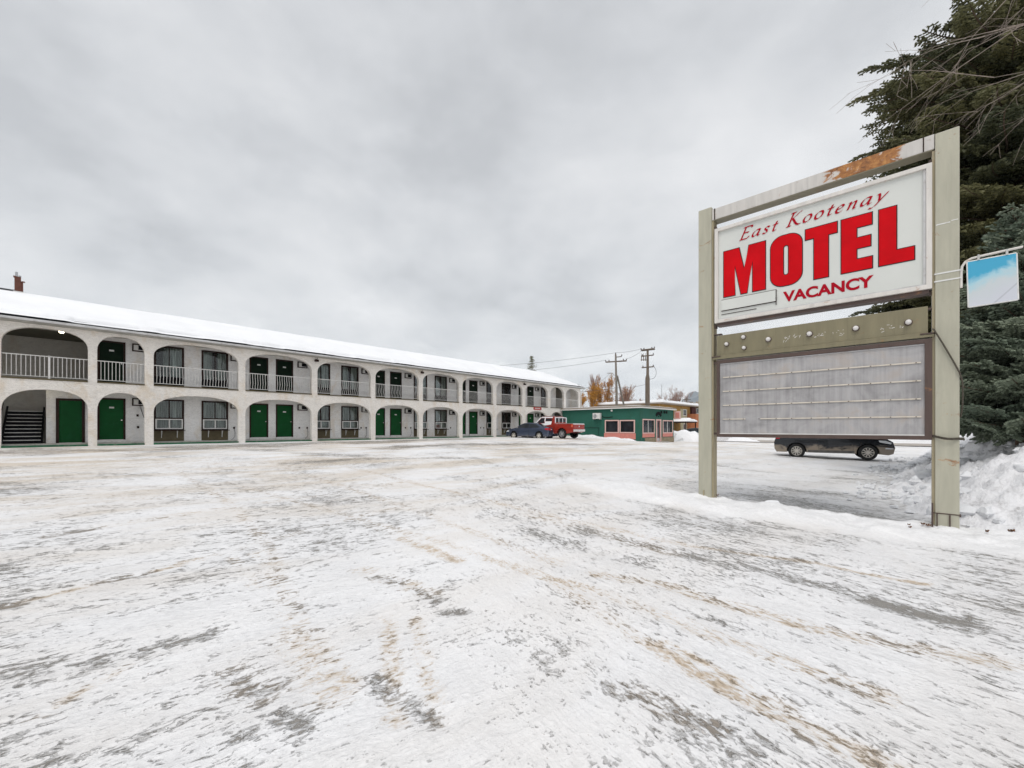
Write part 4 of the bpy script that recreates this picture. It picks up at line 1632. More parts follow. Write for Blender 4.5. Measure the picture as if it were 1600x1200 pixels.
# calligraphic line written with a broad nib
GL = {
    'E': (1.30, [[(.42, 1.88), (.34, 1.2), (.25, .5), (.22, .03)], [(.12, 1.86), (.6, 1.90), (1.20, 1.88), (1.22, 1.62)], [(.3, 1.0), (.7, 1.02), (.98, .98)], [(0, .03), (.5, .02), (1.02, .06), (1.16, .34)]]),
    'a': (1.08, [[(.86, .86), (.66, 1.0), (.3, .86), (.06, .45), (.12, .08), (.34, .03), (.62, .28), (.86, .86)], [(.88, 1.0), (.80, .5), (.76, .12), (.88, .01), (1.06, .16)]]),
    's': (.78, [[(.68, .86), (.48, 1.0), (.22, .90), (.22, .66), (.48, .42), (.52, .16), (.30, .01), (.02, .12)]]),
    't': (.66, [[(.42, 1.42), (.32, .9), (.24, .25), (.34, .02), (.62, .16)], [(.04, .96), (.34, .97), (.66, 1.0)]]),
    'K': (1.55, [[(.42, 1.88), (.30, 1.0), (.22, .03)], [(.14, 1.88), (.42, 1.87), (.70, 1.90)], [(0, .02), (.24, .02), (.5, .04)], [(1.36, 1.88), (1.12, 1.76), (.72, 1.3), (.36, 1.0)], [(.48, 1.10), (.76, .66), (1.06, .22), (1.36, .01), (1.62, .05)]]),
    'o': (.98, [[(.52, 1.0), (.2, .82), (.06, .42), (.18, .06), (.42, .01), (.72, .2), (.84, .6), (.74, .92), (.52, 1.0)]]),
    'e': (.88, [[(.10, .46), (.42, .54), (.68, .72), (.66, .94), (.46, 1.0), (.2, .82), (.06, .42), (.16, .08), (.42, .01), (.74, .22)]]),
    'n': (1.06, [[(.04, .86), (.22, .99), (.20, .6), (.14, .01)], [(.18, .48), (.44, .86), (.68, 1.0), (.78, .84), (.70, .3), (.74, .02), (.96, .14)]]),
    'y': (1.10, [[(.02, .90), (.22, 1.0), (.34, .7), (.40, .15)], [(1.04, 1.02), (.86, .72), (.50, .15), (.16, -.42), (-.14, -.64), (-.38, -.58)]]),
    ' ': (.62, []),
}


def spline(pts, n=7):
    P = [pts[0]] + list(pts) + [pts[-1]]
    out = []
    for i in range(1, len(P) - 2):
        p0, p1, p2, p3 = [np.array(q, float) for q in P[i - 1:i + 3]]
        for k in range(n):
            t = k / n
            out.append(.5 * ((2 * p1) + (-p0 + p2) * t + (2 * p0 - 5 * p1 + 4 * p2 - p3) * t * t + (-p0 + 3 * p1 - 3 * p2 + p3) * t ** 3))
    out.append(np.array(P[-2], float))
    return out


word = 'East Kootenay'
adv = sum(GL[c_][0] for c_ in word) + .30 * len(word)
unit_x, unit_z = (2.93 - .64) / adv, .124
mb = MB()
penx = 0.0
lay = 0
slant = .30
for c_ in word:
    if c_ == ' ':
        mb.build('script_word', M['red_script'], cab, fix=False)
        mb = MB()
    wd, strokes = GL[c_]
    for stt in strokes:
        pts = spline(stt)
        nib = np.array([math.cos(R(38)), math.sin(R(38))]) * .098
        vs_ = []
        for i_, p_ in enumerate(pts):
            a_ = p_ + nib
            b2 = p_ - nib
            dd = pts[min(i_ + 1, len(pts) - 1)] - pts[max(i_ - 1, 0)]
            dd = dd / (np.hypot(*dd) + 1e-9)
            nn_ = np.array([-dd[1], dd[0]]) * .028
            if np.dot(nn_, nib) < 0: nn_ = -nn_
            a_, b2 = a_ + nn_, b2 - nn_
            for q in (a_, b2):
                x_ = .64 + (penx + q[0] + slant * q[1] * .9) * unit_x
                z_ = 5.555 + q[1] * unit_z
                vs_.append((x_, .0225 - .0003 * lay - .00002 * i_, z_))
        mb.add(vs_, [(2 * i_, 2 * i_ + 1, 2 * i_ + 3, 2 * i_ + 2) for i_ in range(len(pts) - 1)])
        lay = (lay + 1) % 6
    penx += wd + .30
mb.build('script_word', M['red_script'], cab, fix=False)

# valance with socket caps
mb = MB()
mb.box(.20, 3.39, .03, .20, 3.235, 3.655)
val = mb.build('valance', M['valance'], sign, bevel=.005)
mb = MB()
mb.box(.14, 3.46, -.01, .22, 3.15, 3.19)
mb.box(.20, 3.39, .0, .03, 3.19, 3.232)
mb.build('valance_lip', M['valance'], val)
for q, z, r_ in ((.398, 3.45, .034), (.717, 3.55, .034), (.728, 3.33, .032), (1.16, 3.44, .038), (1.826, 3.445, .038), (2.493, 3.44, .038), (3.161, 3.43, .038)):
    mb = MB()
    mb.lathe([(0, -.045), (r_ * .75, -.042), (r_, -.03), (r_ * 1.05, 0), (r_ * 1.05, .03)], 18, 'y', (q, 0, z))
    sc_ = mb.build('socket_cap', M['bulb'], val, smooth=50)
    mb = MB()
    mb.lathe([(r_ * 1.06, .005), (r_ * 1.35, .012), (r_ * 1.4, .03)], 18, 'y', (q, 0, z))
    mb.build('socket_ring', M['rusty'], sc_, smooth=50)
# flaked paint marks
rnd = random.Random(3)
mb = MB()
for cx, cz, n_, sp_ in ((1.50, 3.42, 16, .09), (2.02, 3.40, 16, .13), (2.28, 3.40, 5, .06), (2.92, 3.38, 12, .09)):
    for _ in range(n_):
        x, z = cx + rnd.gauss(0, sp_), cz + rnd.gauss(0, .025)
        a = R(rnd.uniform(30, 75)) if cx < 1.6 else R(rnd.uniform(-35, 30))
        l, wd = rnd.uniform(.006, .024), rnd.uniform(.002, .005)
        dx, dz = math.cos(a) * l, math.sin(a) * l
        mb.add([(x - dx + wd * dz / l, .0285, z - dz - wd), (x + dx, .0285, z + dz - wd * .5), (x + dx - wd, .0285, z + dz + wd), (x - dx, .0285, z - dz + wd * 1.4)], [(0, 1, 2, 3)])
tag(mb.build('flaked_paint', M['bulb'], val), kind='stuff')
for xx in (.11, 3.30):
    mb = MB()
    mb.box(xx, xx + .17, .05, .15, 3.60 if xx > 1 else 3.68, 3.63 if xx > 1 else 3.70)
    mb.box(xx, xx + .17, -.02, .14, 3.195, 3.215)
    mb.build('mounting_lug', M['rusty'], val)

# message board
mb = MB()
mb.plate([rect(.203, 3.438, 1.50, 3.125), rect(.262, 3.352, 1.565, 3.055)], .0, .14)
brd = mb.build('message_board', M['rusty'], sign, bevel=.004)
MB().box(.258, 3.356, .03, .10, 1.56, 3.06).build('board_face', M['board'], brd)
MB().box(.264, 3.35, .012, .029, 1.567, 1.585).build('face_trim', M['white_trim'], brd)
MB().box(.264, 3.35, .02, .029, 3.035, 3.052).build('face_trim', M['gutter'], brd)
M['rail_cream'] = simple('cream letter rail', (.62, .57, .49), .45, .1, 4, (.35, .28, .2), .5)
for k, z in enumerate((2.755, 2.46, 2.165, 1.875)):
    mb = MB()
    segs = [(.323, 3.31)] if k < 3 else [(.323, .75), (1.02, 3.315)]
    for a, b_ in segs:
        mb.box(a, b_, .012, .029, z - .011, z + .011)
    rl = mb.build('letter_rail', M['rail_cream'], brd, bevel=.003)
    mb = MB()
    x = .45
    while x < 3.25:
        mb.box(x, x + .018, .004, .011, z - .007, z + .005)
        x += .28 + .03 * math.sin(x * 9)
    mb.build('rail_clip', M['rusty'], rl)
for xx in (.10, 3.439):
    for z in (1.55, 3.06):
        MB().box(xx if xx < 1 else 3.44, .202 if xx < 1 else 3.467, .04, .10, z, z + .04).build('mounting_lug', M['rusty'], brd)
# loose cable, cable loops, rod and clamp on the right post
mb = MB()
mb.tube([(3.44, -.03, 3.27), (3.46, -.04, 3.24), (3.56, -.035, 3.0), (3.67, -.03, 2.72), (3.735, -.03, 2.54), (3.765, .0, 2.40), (3.77, .03, 2.2), (3.765, .06, 1.98), (3.75, .10, 1.86)], .011, 6)
mb.build('cable', M['rope'], sign, smooth=60)
mb = MB()
pts = []
for k in range(41):
    a = 2 * math.pi * 2 * k / 40
    pts.append((3.60 + .185 * math.cos(a) * (1 + .03 * math.sin(k)), .14 + .20 * math.sin(a), 1.555 + .02 * math.cos(a) * -1 - .012 * math.sin(3 * a) - .03 * (k / 40)))
mb.tube(pts, .012, 6)
mb.tube([(3.42, .0, 1.60), (3.40, .02, 1.72), (3.43, .01, 1.80)], .008, 5)
mb.build('cable_loop', M['rope'], sign, smooth=60)
mb = MB()
mb.box(3.458, 3.745, -.008, -.001, .335, .35)
mb.box(3.447, 3.457, -.008, .1, .335, .35)
mb.box(3.737, 3.75, -.01, .1, .315, .35)
mb.build('clamp', M['rusty'], sign)
mb = MB()
mb.tube([(3.437, -.02, .02), (3.437, -.02, .50)], .012, 6)
mb.tube([(3.49, -.02, .02), (3.49, -.02, .34)], .008, 6)
mb.tube([(3.63, -.015, .02), (3.63, -.015, .33)], .010, 6)
mb.build('rod', M['rusty'], sign)
MB().box(-.07, -.045, -.02, -.002, .0, .34).build('rod', M['post_edge'], sign)


# hanging blue sign on its arm
hs = empty('hanging_sign', (SB[0], SB[1], 0), ANG_N, 'small faded blue and white sign hanging from a white arm on the right sign post', 'sign')
mb = MB()
arc = [(3.752, .02, 3.86), (3.752, .02, 4.10), (3.762, .02, 4.19), (3.80, .02, 4.255), (3.86, .02, 4.285), (4.0, .02, 4.298), (4.36, .02, 4.315)]
mb.tube(arc, .017, 10)
arm = mb.build('arm', M['cab_frame'], hs, smooth=60)


def mat_faded():
    m, nt, b = new_mat('sun faded print')
    tc_ = N(nt, 'ShaderNodeTexCoord')
    sp = N(nt, 'ShaderNodeSeparateXYZ')
    nt.links.new(tc_.outputs['Generated'], sp.inputs[0])
    n_ = noise(nt, tc_.outputs['Generated'], 3.5, 6, .6, .6)
    # print survives along the top and the left edge
    a = math_node(nt, 'MULTIPLY_ADD', sp.outputs[2], 1.0, math_node(nt, 'MULTIPLY', math_node(nt, 'SUBTRACT', 1.0, sp.outputs[0]), .30))
    a = math_node(nt, 'MULTIPLY_ADD', math_node(nt, 'SUBTRACT', n_, .5), .55, a)
    r = ramp(nt, [(.25, (.58, .60, .66)), (.55, (.55, .60, .62)), (.76, (.38, .60, .68)), (.95, (.05, .36, .56))])
    nt.links.new(a, r.inputs[0])
    dg = math_node(nt, 'SUBTRACT', math_node(nt, 'MULTIPLY', sp.outputs[0], .8), sp.outputs[2])
    dgl = math_node(nt, 'SUBTRACT', 1.0, sstep(nt, math_node(nt, 'ABSOLUTE', math_node(nt, 'SUBTRACT', dg, .42)), .01, .03))
    out = mixc(nt, math_node(nt, 'MULTIPLY', dgl, .5), r.outputs[0], (.35, .37, .40))
    nt.links.new(out, b.inputs['Base Color'])
    b.inputs['Roughness'].default_value = .4
    return m


M['faded'] = mat_faded()
pn = MB().add([(3.815, .01, 4.24), (4.30, .01, 4.24), (4.315, .01, 3.56), (3.83, .01, 3.545), (3.815, .03, 4.24), (4.30, .03, 4.24), (4.315, .03, 3.56), (3.83, .03, 3.545)],
              [(0, 1, 2, 3), (7, 6, 5, 4), (0, 4, 5, 1), (1, 5, 6, 2), (2, 6, 7, 3), (3, 7, 4, 0)]).build('panel', M['faded'], hs)
mb = MB()
for a, b_ in (((3.815, 4.24), (4.30, 4.24)), ((4.30, 4.24), (4.315, 3.56)), ((4.315, 3.56), (3.83, 3.545)), ((3.83, 3.545), (3.815, 4.24))):
    mb.tube([(a[0], .02, a[1]), (b_[0], .02, b_[1])], .0125, 6)
mb.build('panel_frame', M['white_trim'], hs)
for x in (3.92, 4.20):
    MB().box(x, x + .022, -.002, .042, 4.235, 4.32).build('clip', M['chrome'], hs)
for z in (4.125, 4.005):
    mb = MB()
    mb.box(3.460, 3.755, -.006, -.001, z, z + .022)
    mb.box(3.460, 3.755, .282, .288, z, z + .022)
    mb.box(3.457, 3.463, .0, .285, z, z + .022)
    mb.box(3.738, 3.744, .0, .285, z, z + .022)
    mb.build('band', M['white_trim'], hs)


# ================================================================== CARS
def resample(pts, d):
    out = []
    n = len(pts)
    for i in range(n):
        a, b_ = Vector(pts[i]), Vector(pts[(i + 1) % n])
        k = max(1, math.ceil((b_ - a).length / d))
        for j in range(k):
            q = a.lerp(b_, j / k)
            out.append((q.x, q.y))
    return out


def inset(pts, d):
    out = []
    n = len(pts)
    area = sum(pts[i][0] * pts[(i + 1) % n][1] - pts[(i + 1) % n][0] * pts[i][1] for i in range(n))
    s_ = -1 if area > 0 else 1
    for i in range(n):
        p0, p1, p2 = Vector(pts[i - 1]), Vector(pts[i]), Vector(pts[(i + 1) % n])
        t = (p2 - p0)
        t = t.normalized() if t.length > 0 else Vector((1, 0))
        nrm = Vector((t.y, -t.x)) * s_
        q = p1 + nrm * d
        out.append((q.x, q.y))
    return out


def car(name, loc, ang, sp, label, cat, M_):
    root = empty(name, loc, ang, label, cat)
    W = sp['W'] / 2
    L2 = sp['L'] / 2

    def hw(x, z):
        h = W * (1 - .13 * abs(x / L2) ** 4)
        if z < sp['belt']:
            h *= 1 - .05 * ((z - sp['belt'] * .62) / (sp['belt'] * .6)) ** 2
        else:
            k = (z - sp['belt']) / (sp['H'] - sp['belt'])
            h *= .965 - (1 - sp['tum']) * k
        return h
    base = []
    for item in sp['outline']:
        if item[0] == 'arch':
            _, wx, r_ = item
            zc_, zb_ = sp['wr'], sp['sill']
            a0 = math.asin(max(-1, min(1, (zb_ - zc_) / r_)))
            for k in range(13):
                a = a0 + (math.pi - 2 * a0) * k / 12
                base.append((wx + r_ * math.cos(a), zc_ + r_ * math.sin(a)))
        else:
            base.append(item)
    P = resample(base, .14)
    F = [(-1, .035), (-.965, .012), (-.90, 0), (-.6, 0), (0, 0), (.6, 0), (.90, 0), (.965, .012), (1, .035)]
    mb = MB()
    vs_ = []
    n = len(P)
    for f_, ins in F:
        Q = inset(P, ins)
        for x, z in Q:
            vs_.append((x, f_ * hw(x, z), z))
    fs = []
    for j in range(len(F) - 1):
        for i in range(n):
            a, b_ = j * n + i, j * n + (i + 1) % n
            fs.append((a, b_, b_ + n, a + n))
    mb.add(vs_, fs)
    me = bpy.data.meshes.new('body')
    me.from_pydata(mb.v, [], mb.f)
    bm = bmesh.new()
    bm.from_mesh(me)

    def side_patch(poly, sgn, out=0.0, ins=0.0, bm_t=None, dx=.16, dz=.09):
        Q = inset(poly, ins) if ins else poly
        b2 = bmesh.new()
        vv = [b2.verts.new((x, 0, z)) for x, z in Q]
        b2.faces.new(vv)
        xs_ = [p[0] for p in Q]
        zs_ = [p[1] for p in Q]
        x = math.floor(min(xs_) / dx) * dx
        while x < max(xs_):
            bmesh.ops.bisect_plane(b2, geom=b2.verts[:] + b2.edges[:] + b2.faces[:], plane_co=(x, 0, 0), plane_no=(1, 0, 0))
            x += dx
        z = math.floor(min(zs_) / dz) * dz
        while z < max(zs_):
            bmesh.ops.bisect_plane(b2, geom=b2.verts[:] + b2.edges[:] + b2.faces[:], plane_co=(0, 0, z), plane_no=(0, 0, 1))
            z += dz
        bmesh.ops.triangulate(b2, faces=b2.faces[:])
        for v_ in b2.verts:
            v_.co.y = sgn * (hw(v_.co.x, v_.co.z) + out)
        m2 = bpy.data.meshes.new('p')
        b2.to_mesh(m2)
        b2.free()
        return m2
    for sgn in (-1, 1):
        bm.from_mesh(side_patch(P, sgn, 0, .035))
    bmesh.ops.remove_doubles(bm, verts=bm.verts, dist=.004)
    bmesh.ops.recalc_face_normals(bm, faces=bm.faces)
    bm.to_mesh(me)
    bm.free()
    me.polygons.foreach_set('use_smooth', [True] * len(me.polygons))
    me.set_sharp_from_angle(angle=R(38))
    body = obj('body', me, M_['paint'], root)

    def patch(nm, a, b_, f0, f1, mat, out=.008, parent=body, nx=3, ny=8):
        d = Vector((b_[0] - a[0], b_[1] - a[1])).normalized()
        nrm = Vector((-d.y, d.x))
        cen = Vector((0, sp['H'] * .45))
        mid = Vector(((a[0] + b_[0]) / 2, (a[1] + b_[1]) / 2))
        if nrm.dot(mid - cen) < 0: nrm = -nrm
        v_, f_ = [], []
        for i in range(nx + 1):
            x, z = a[0] + (b_[0] - a[0]) * i / nx, a[1] + (b_[1] - a[1]) * i / nx
            for j in range(ny + 1):
                ff = f0 + (f1 - f0) * j / ny
                v_.append((x + nrm.x * out, ff * hw(x, z), z + nrm.y * out))
        for i in range(nx):
            for j in range(ny):
                k = i * (ny + 1) + j
                f_.append((k, k + 1, k + ny + 2, k + ny + 1))
        m_ = MB().add(v_, f_)
        o = m_.build(nm, mat, parent)
        so_ = o.modifiers.new('s', 'SOLIDIFY')
        so_.thickness = .01
        so_.offset = 0
        return o
    for (nm, poly, mk) in sp.get('side', []):
        for sgn in (-1, 1):
            o = obj(nm, side_patch(poly, sgn, .006), M_[mk], body)
    for (nm, a, b_, f0, f1, mk) in sp.get('patch', []):
        patch(nm, a, b_, f0, f1, M_[mk])
    # wheels
    wr, ww = sp['wr'], .22
    for wx in (sp['wb'] / 2, -sp['wb'] / 2):
        for sgn in (-1, 1):
            wo_ = empty('wheel', (wx, sgn * (W - .13), wr), 0 if sgn < 0 else math.pi)
            wo_.parent = root
            mb = MB()
            mb.lathe([(wr * .64, -.10), (wr * .70, -.112), (wr * .93, -.112), (wr * .985, -.09), (wr, -.06), (wr, .06), (wr * .985, .09), (wr * .93, .112), (wr * .64, .10)], 36, 'y')
            mb.build('tyre', M['tyre'], wo_, smooth=50)
            mb = MB()
            mb.lathe([(wr * .66, -.10), (wr * .62, -.108), (wr * .60, -.08), (wr * .58, -.02)], 36, 'y')
            ns = sp['spokes']
            for k in range(ns):
                a = 2 * math.pi * k / ns
                ca, sa = math.cos(a), math.sin(a)
                wi, wo2 = sp['sw'] * .75, sp['sw']
                r0, r1 = wr * .10, wr * .61
                pts = [(r0, -wi), (r1, -wo2), (r1, wo2), (r0, wi)]
                v_ = [(p[0] * ca - p[1] * sa, yy, p[0] * sa + p[1] * ca) for yy in (-.098, -.075) for p in pts]
                mb.add(v_, [(0, 1, 2, 3), (7, 6, 5, 4), (0, 4, 5, 1), (1, 5, 6, 2), (2, 6, 7, 3), (3, 7, 4, 0)])
            mb.lathe([(0, -.112), (wr * .12, -.11), (wr * .16, -.095), (wr * .16, -.07)], 18, 'y')
            mb.build('rim', M_['rim'], wo_, smooth=40)
            mb = MB()
            mb.lathe([(0, -.05), (wr * .62, -.05)], 24, 'y')
            mb.build('brake_disc', M['black'], wo_)
    # underbody
    MB().box(-L2 * .88, L2 * .88, -W + .26, W - .26, sp['sill'] + .02, sp['belt'] - .12).build('underbody', M['black'], root)
    return root, body, hw


def car_paint(name, c, dirt=None, dirt_z=.8, amt=.8, rough=.22, metal=.3):
    m, nt, b = new_mat(name)
    vec = coords(nt, 'Object')
    r = ramp(nt, [(.3, tuple(x * .9 for x in c)), (.7, tuple(x * 1.1 for x in c))])
    nt.links.new(noise(nt, vec, 1.5, 4), r.inputs[0])
    out = r.outputs[0]
    rgh = rough
    if dirt:
        sp = N(nt, 'ShaderNodeSeparateXYZ')
        nt.links.new(vec, sp.inputs[0])
        n_ = noise(nt, coords(nt, 'Object', (.8, .8, 1.8)), 2.2, 7, .65, .4)
        k = math_node(nt, 'ADD', math_node(nt, 'SUBTRACT', dirt_z, sp.outputs[2]), math_node(nt, 'MULTIPLY', math_node(nt, 'SUBTRACT', n_, .5), 1.1))
        f_ = math_node(nt, 'MULTIPLY', sstep(nt, k, -.05, .22), amt)
        out = mixc(nt, f_, out, dirt)
        mr = N(nt, 'ShaderNodeMapRange', i_3=rough, i_4=.75)
        nt.links.new(f_, mr.inputs[0])
        nt.links.new(mr.outputs[0], b.inputs['Roughness'])
    else:
        b.inputs['Roughness'].default_value = rough
    nt.links.new(out, b.inputs['Base Color'])
    b.inputs['Metallic'].default_value = metal
    b.inputs['Coat Weight'].default_value = .35
    return m


rim_m = simple('alloy rim', (.58, .55, .50), .35, .12, 6, (.3, .25, .2), .4, metal=.35)
lamp_white = simple('headlamp lens', (.62, .64, .66), .15, .1)
lamp_red = simple('tail lamp lens', (.45, .02, .03), .15, .15)
plate_w = simple('licence plate', (.66, .68, .72), .4, .05)
SUVM = {'paint': car_paint('black paint with road dirt', (.012, .014, .018), (.30, .25, .195), .70, .92), 'glass': M['glass'], 'rim': rim_m, 'lampw': lamp_white, 'lampr': lamp_red,
        'plastic': simple('grey cladding', (.10, .095, .09), .6, .3, 5, (.2, .17, .14), .6), 'chrome': M['chrome'], 'plate': plate_w, 'snow': M['snow']}
suv = dict(L=4.85, W=1.92, H=1.72, belt=1.05, tum=.78, wr=.37, wb=2.86, sill=.30, spokes=10, sw=.026,
           outline=[(-2.32, .30), (-2.42, .48), (-2.44, .80), (-2.36, 1.08), (-2.22, 1.35), (-1.98, 1.62), (-1.5, 1.70), (-.4, 1.72), (.25, 1.66), (.62, 1.50), (1.18, 1.16),
                    (1.75, 1.12), (2.16, 1.03), (2.36, .90), (2.44, .62), (2.38, .33), (2.2, .26), ('arch', 1.43, .42), (0.9, .30), (-.9, .30), ('arch', -1.43, .42)],
           side=[('side_window', [(-.45, 1.10), (-.47, 1.60), (.12, 1.58), (.50, 1.42), (.92, 1.12)], 'glass'), ('side_window', [(-1.48, 1.12), (-1.46, 1.58), (-.55, 1.60), (-.53, 1.10)], 'glass'),
                 ('side_window', [(-2.08, 1.18), (-1.95, 1.50), (-1.56, 1.57), (-1.58, 1.13)], 'glass'),
                 ('sill_cladding', [(-.95, .31), (-.95, .44), (.92, .44), (.92, .31)], 'plastic'),
                 ('headlight', [(1.86, .88), (1.82, .97), (2.08, .96), (2.30, .86), (2.27, .79)], 'lampw'), ('fog_light_trim', [(2.06, .56), (2.08, .62), (2.36, .60), (2.36, .56)], 'lampw'),
                 ('tail_light', [(-2.36, 1.0), (-2.33, 1.15), (-2.14, 1.16), (-2.18, 1.0)], 'lampr'),
                 ('door_seam', [(.86, .46), (.87, 1.06), (.875, 1.06), (.872, .46)], 'glass'), ('door_seam', [(-.50, .46), (-.50, 1.06), (-.488, 1.06), (-.488, .46)], 'glass')],
           patch=[('windshield', (.66, 1.475), (1.12, 1.175), -.86, .86, 'glass'), ('rear_window', (-2.24, 1.32), (-2.04, 1.56), -.8, .8, 'glass'), ('grille', (2.37, .76), (2.42, .58), -.5, .5, 'glass'),
                  ('licence_plate', (2.428, .54), (2.40, .42), -.2, .2, 'plate')])
car('parked_wagon', (16.62, 21.76, (gz(15.4, 22.3) + gz(17.8, 20.7)) / 2 - .0), R(-34.4), suv, 'dark grey parked crossover with tan road dirt on its lower doors, behind the sign', 'car', SUVM)

SEDM = {'paint': car_paint('slate blue paint', (.045, .06, .10), (.16, .15, .14), .38, .6), 'glass': M['glass'], 'rim': rim_m, 'lampw': lamp_white, 'lampr': lamp_red, 'chrome': M['chrome'], 'plate': plate_w, 'snow': M['snow'], 'plastic': M['black']}
sedan = dict(L=4.7, W=1.82, H=1.45, belt=.95, tum=.76, wr=.325, wb=2.72, sill=.24, spokes=6, sw=.045,
             outline=[(-2.25, .28), (-2.34, .48), (-2.33, .78), (-2.24, 1.02), (-1.95, 1.08), (-1.68, 1.10), (-1.05, 1.36), (-.55, 1.44), (-.1, 1.45), (.35, 1.42), (.62, 1.33), (1.22, 1.00),
                      (1.8, .90), (2.18, .76), (2.34, .58), (2.34, .36), (2.22, .23), ('arch', 1.36, .40), (.9, .24), (-.9, .24), ('arch', -1.36, .40)],
             side=[('side_window', [(-.28, 1.0), (-.30, 1.37), (.30, 1.36), (.56, 1.27), (.98, 1.0)], 'glass'), ('side_window', [(-1.42, 1.06), (-1.02, 1.29), (-.60, 1.37), (-.36, 1.37), (-.34, 1.0), (-1.2, 1.01)], 'glass'),
                   ('tail_light', [(-2.31, .80), (-2.25, .97), (-1.92, .96), (-1.98, .84)], 'lampr'), ('headlight', [(1.9, .66), (1.88, .78), (2.08, .77), (2.25, .66)], 'lampw'),
                   ('door_seam', [(-.335, .30), (-.335, .96), (-.32, .96), (-.32, .30)], 'plastic'), ('door_seam', [(.93, .42), (.97, .95), (.985, .95), (.945, .42)], 'plastic')],
             patch=[('windshield', (.66, 1.305), (1.16, 1.04), -.86, .86, 'glass'), ('rear_window', (-1.62, 1.135), (-1.10, 1.34), -.80, .80, 'glass'),
                    ('tail_light', (-2.335, .79), (-2.26, .97), .55, .96, 'lampr'), ('tail_light', (-2.335, .79), (-2.26, .97), -.96, -.55, 'lampr'),
                    ('licence_plate', (-2.345, .50), (-2.34, .62), -.2, .2, 'plate'), ('badge', (-2.31, .84), (-2.28, .89), -.06, .06, 'chrome'),
                    ('roof_snow', (-.7, 1.425), (.3, 1.435), -.75, .75, 'snow'), ('reversing_light', (-2.325, .82), (-2.29, .90), .42, .53, 'lampw')])
sdr, _, _ = car('parked_sedan', (1.75, 36.96, .67), R(141.7), sedan, 'slate blue parked sedan seen from its rear left, in front of the motel arches', 'car', SEDM)
mb = MB()
mb.box(.78, .90, .90, 1.06, .98, 1.08)
mb.build('mirror', M['chrome'], sdr, bevel=.02)

PICM = {'paint': car_paint('red truck paint', (.34, .022, .012), (.16, .05, .035), .62, .5), 'glass': M['glass'], 'rim': simple('dull steel rim', (.30, .30, .31), .4, .2, 6), 'lampw': lamp_white, 'lampr': simple('orange red lamp lens', (.60, .12, .06), .2, .1),
        'chrome': simple('snowy bumper', (.66, .65, .65), .4, .2, 8, (.35, .3, .28), .4), 'plate': plate_w, 'snow': M['snow'], 'plastic': M['black']}
pick = dict(L=5.7, W=1.95, H=1.90, belt=1.22, tum=.84, wr=.40, wb=3.5, sill=.42, spokes=8, sw=.035,
            outline=[(-2.82, .58), (-2.84, .80), (-2.84, 1.22), (-2.76, 1.25), (-1.0, 1.25), (-.94, 1.30), (-.84, 1.84), (-.6, 1.90), (.45, 1.90), (.66, 1.84), (1.22, 1.32),
                     (2.3, 1.22), (2.72, 1.12), (2.82, .95), (2.84, .60), (2.7, .46), ('arch', 1.80, .50), (1.2, .42), (-1.2, .42), ('arch', -1.70, .50)],
            side=[('side_window', [(.18, 1.32), (.18, 1.76), (.52, 1.76), (.98, 1.34)], 'glass'), ('side_window', [(-.66, 1.50), (-.60, 1.72), (.02, 1.74), (.02, 1.50)], 'glass'),
                  ('side_snow', [(-.62, 1.20), (-.66, 1.47), (.10, 1.47), (.10, 1.30), (1.10, 1.26), (1.10, 1.14), (.2, 1.10)], 'snow'),
                  ('side_snow', [(-.70, 1.76), (-.70, 1.86), (.48, 1.86), (.60, 1.80), (.50, 1.78)], 'snow'), ('side_snow', [(.56, 1.79), (.62, 1.84), (1.18, 1.34), (1.04, 1.32)], 'snow'), ('side_snow', [(.05, 1.46), (.05, 1.78), (.155, 1.78), (.155, 1.46)], 'snow'),
                  ('tail_light', [(-2.80, .98), (-2.80, 1.20), (-2.66, 1.20), (-2.66, .98)], 'lampr'), ('headlight', [(2.5, .9), (2.5, 1.08), (2.74, 1.06), (2.78, .9)], 'lampw'),
                  ('door_seam', [(.10, .46), (.10, 1.1), (.118, 1.1), (.118, .46)], 'plastic'), ('cab_gap', [(-.98, .5), (-.98, 1.22), (-.95, 1.22), (-.95, .5)], 'plastic')],
            patch=[('windshield', (.70, 1.81), (1.16, 1.375), -.88, .88, 'snow'), ('rear_window', (-.93, 1.40), (-.86, 1.76), -.82, .82, 'glass'),
                   ('rear_bumper', (-2.86, .60), (-2.86, .78), -1.0, 1.0, 'chrome'), ('tailgate_snow', (-2.80, 1.245), (-2.84, 1.20), -.98, .98, 'snow'),
                   ('bed_snow', (-2.76, 1.27), (-1.02, 1.28), -.97, .97, 'snow'), ('roof_snow', (-.62, 1.915), (.5, 1.915), -.98, .98, 'snow'),
                   ('hood_snow', (1.30, 1.33), (2.4, 1.23), -.95, .95, 'snow'), ('licence_plate', (-2.88, .60), (-2.88, .74), -.16, .16, 'plate'),
                   ('badge', (-2.85, .98), (-2.85, 1.08), -.07, .07, 'chrome')])
pr, pb, phw = car('parked_pickup', (3.54, 36.7, .76), R(136.6), pick, 'red parked pickup truck with snow on its cab, bed and bumper', 'truck', PICM)
mb = MB()
mb.box(-.965, -.93, -.29, -.25, 1.36, 1.80)
mb.box(-.965, -.93, .25, .29, 1.36, 1.80)
mb.box(-.962, -.93, -.80, .80, 1.76, 1.82)
mb.box(-.975, -.94, -.82, -.74, 1.34, 1.8)
mb.box(-.975, -.94, .74, .82, 1.34, 1.8)
mb.build('rear_window_frame', M['snow'], pr)

BGM = dict(SEDM)
BGM['paint'] = car_paint('dark teal paint', (.02, .05, .06), None)
car('parked_sedan', (26.2, 58.6, gz(26.2, 58.6) - .1), R(-43), sedan, 'dark car parked at the brick building, half hidden behind the snow pile', 'car', BGM)


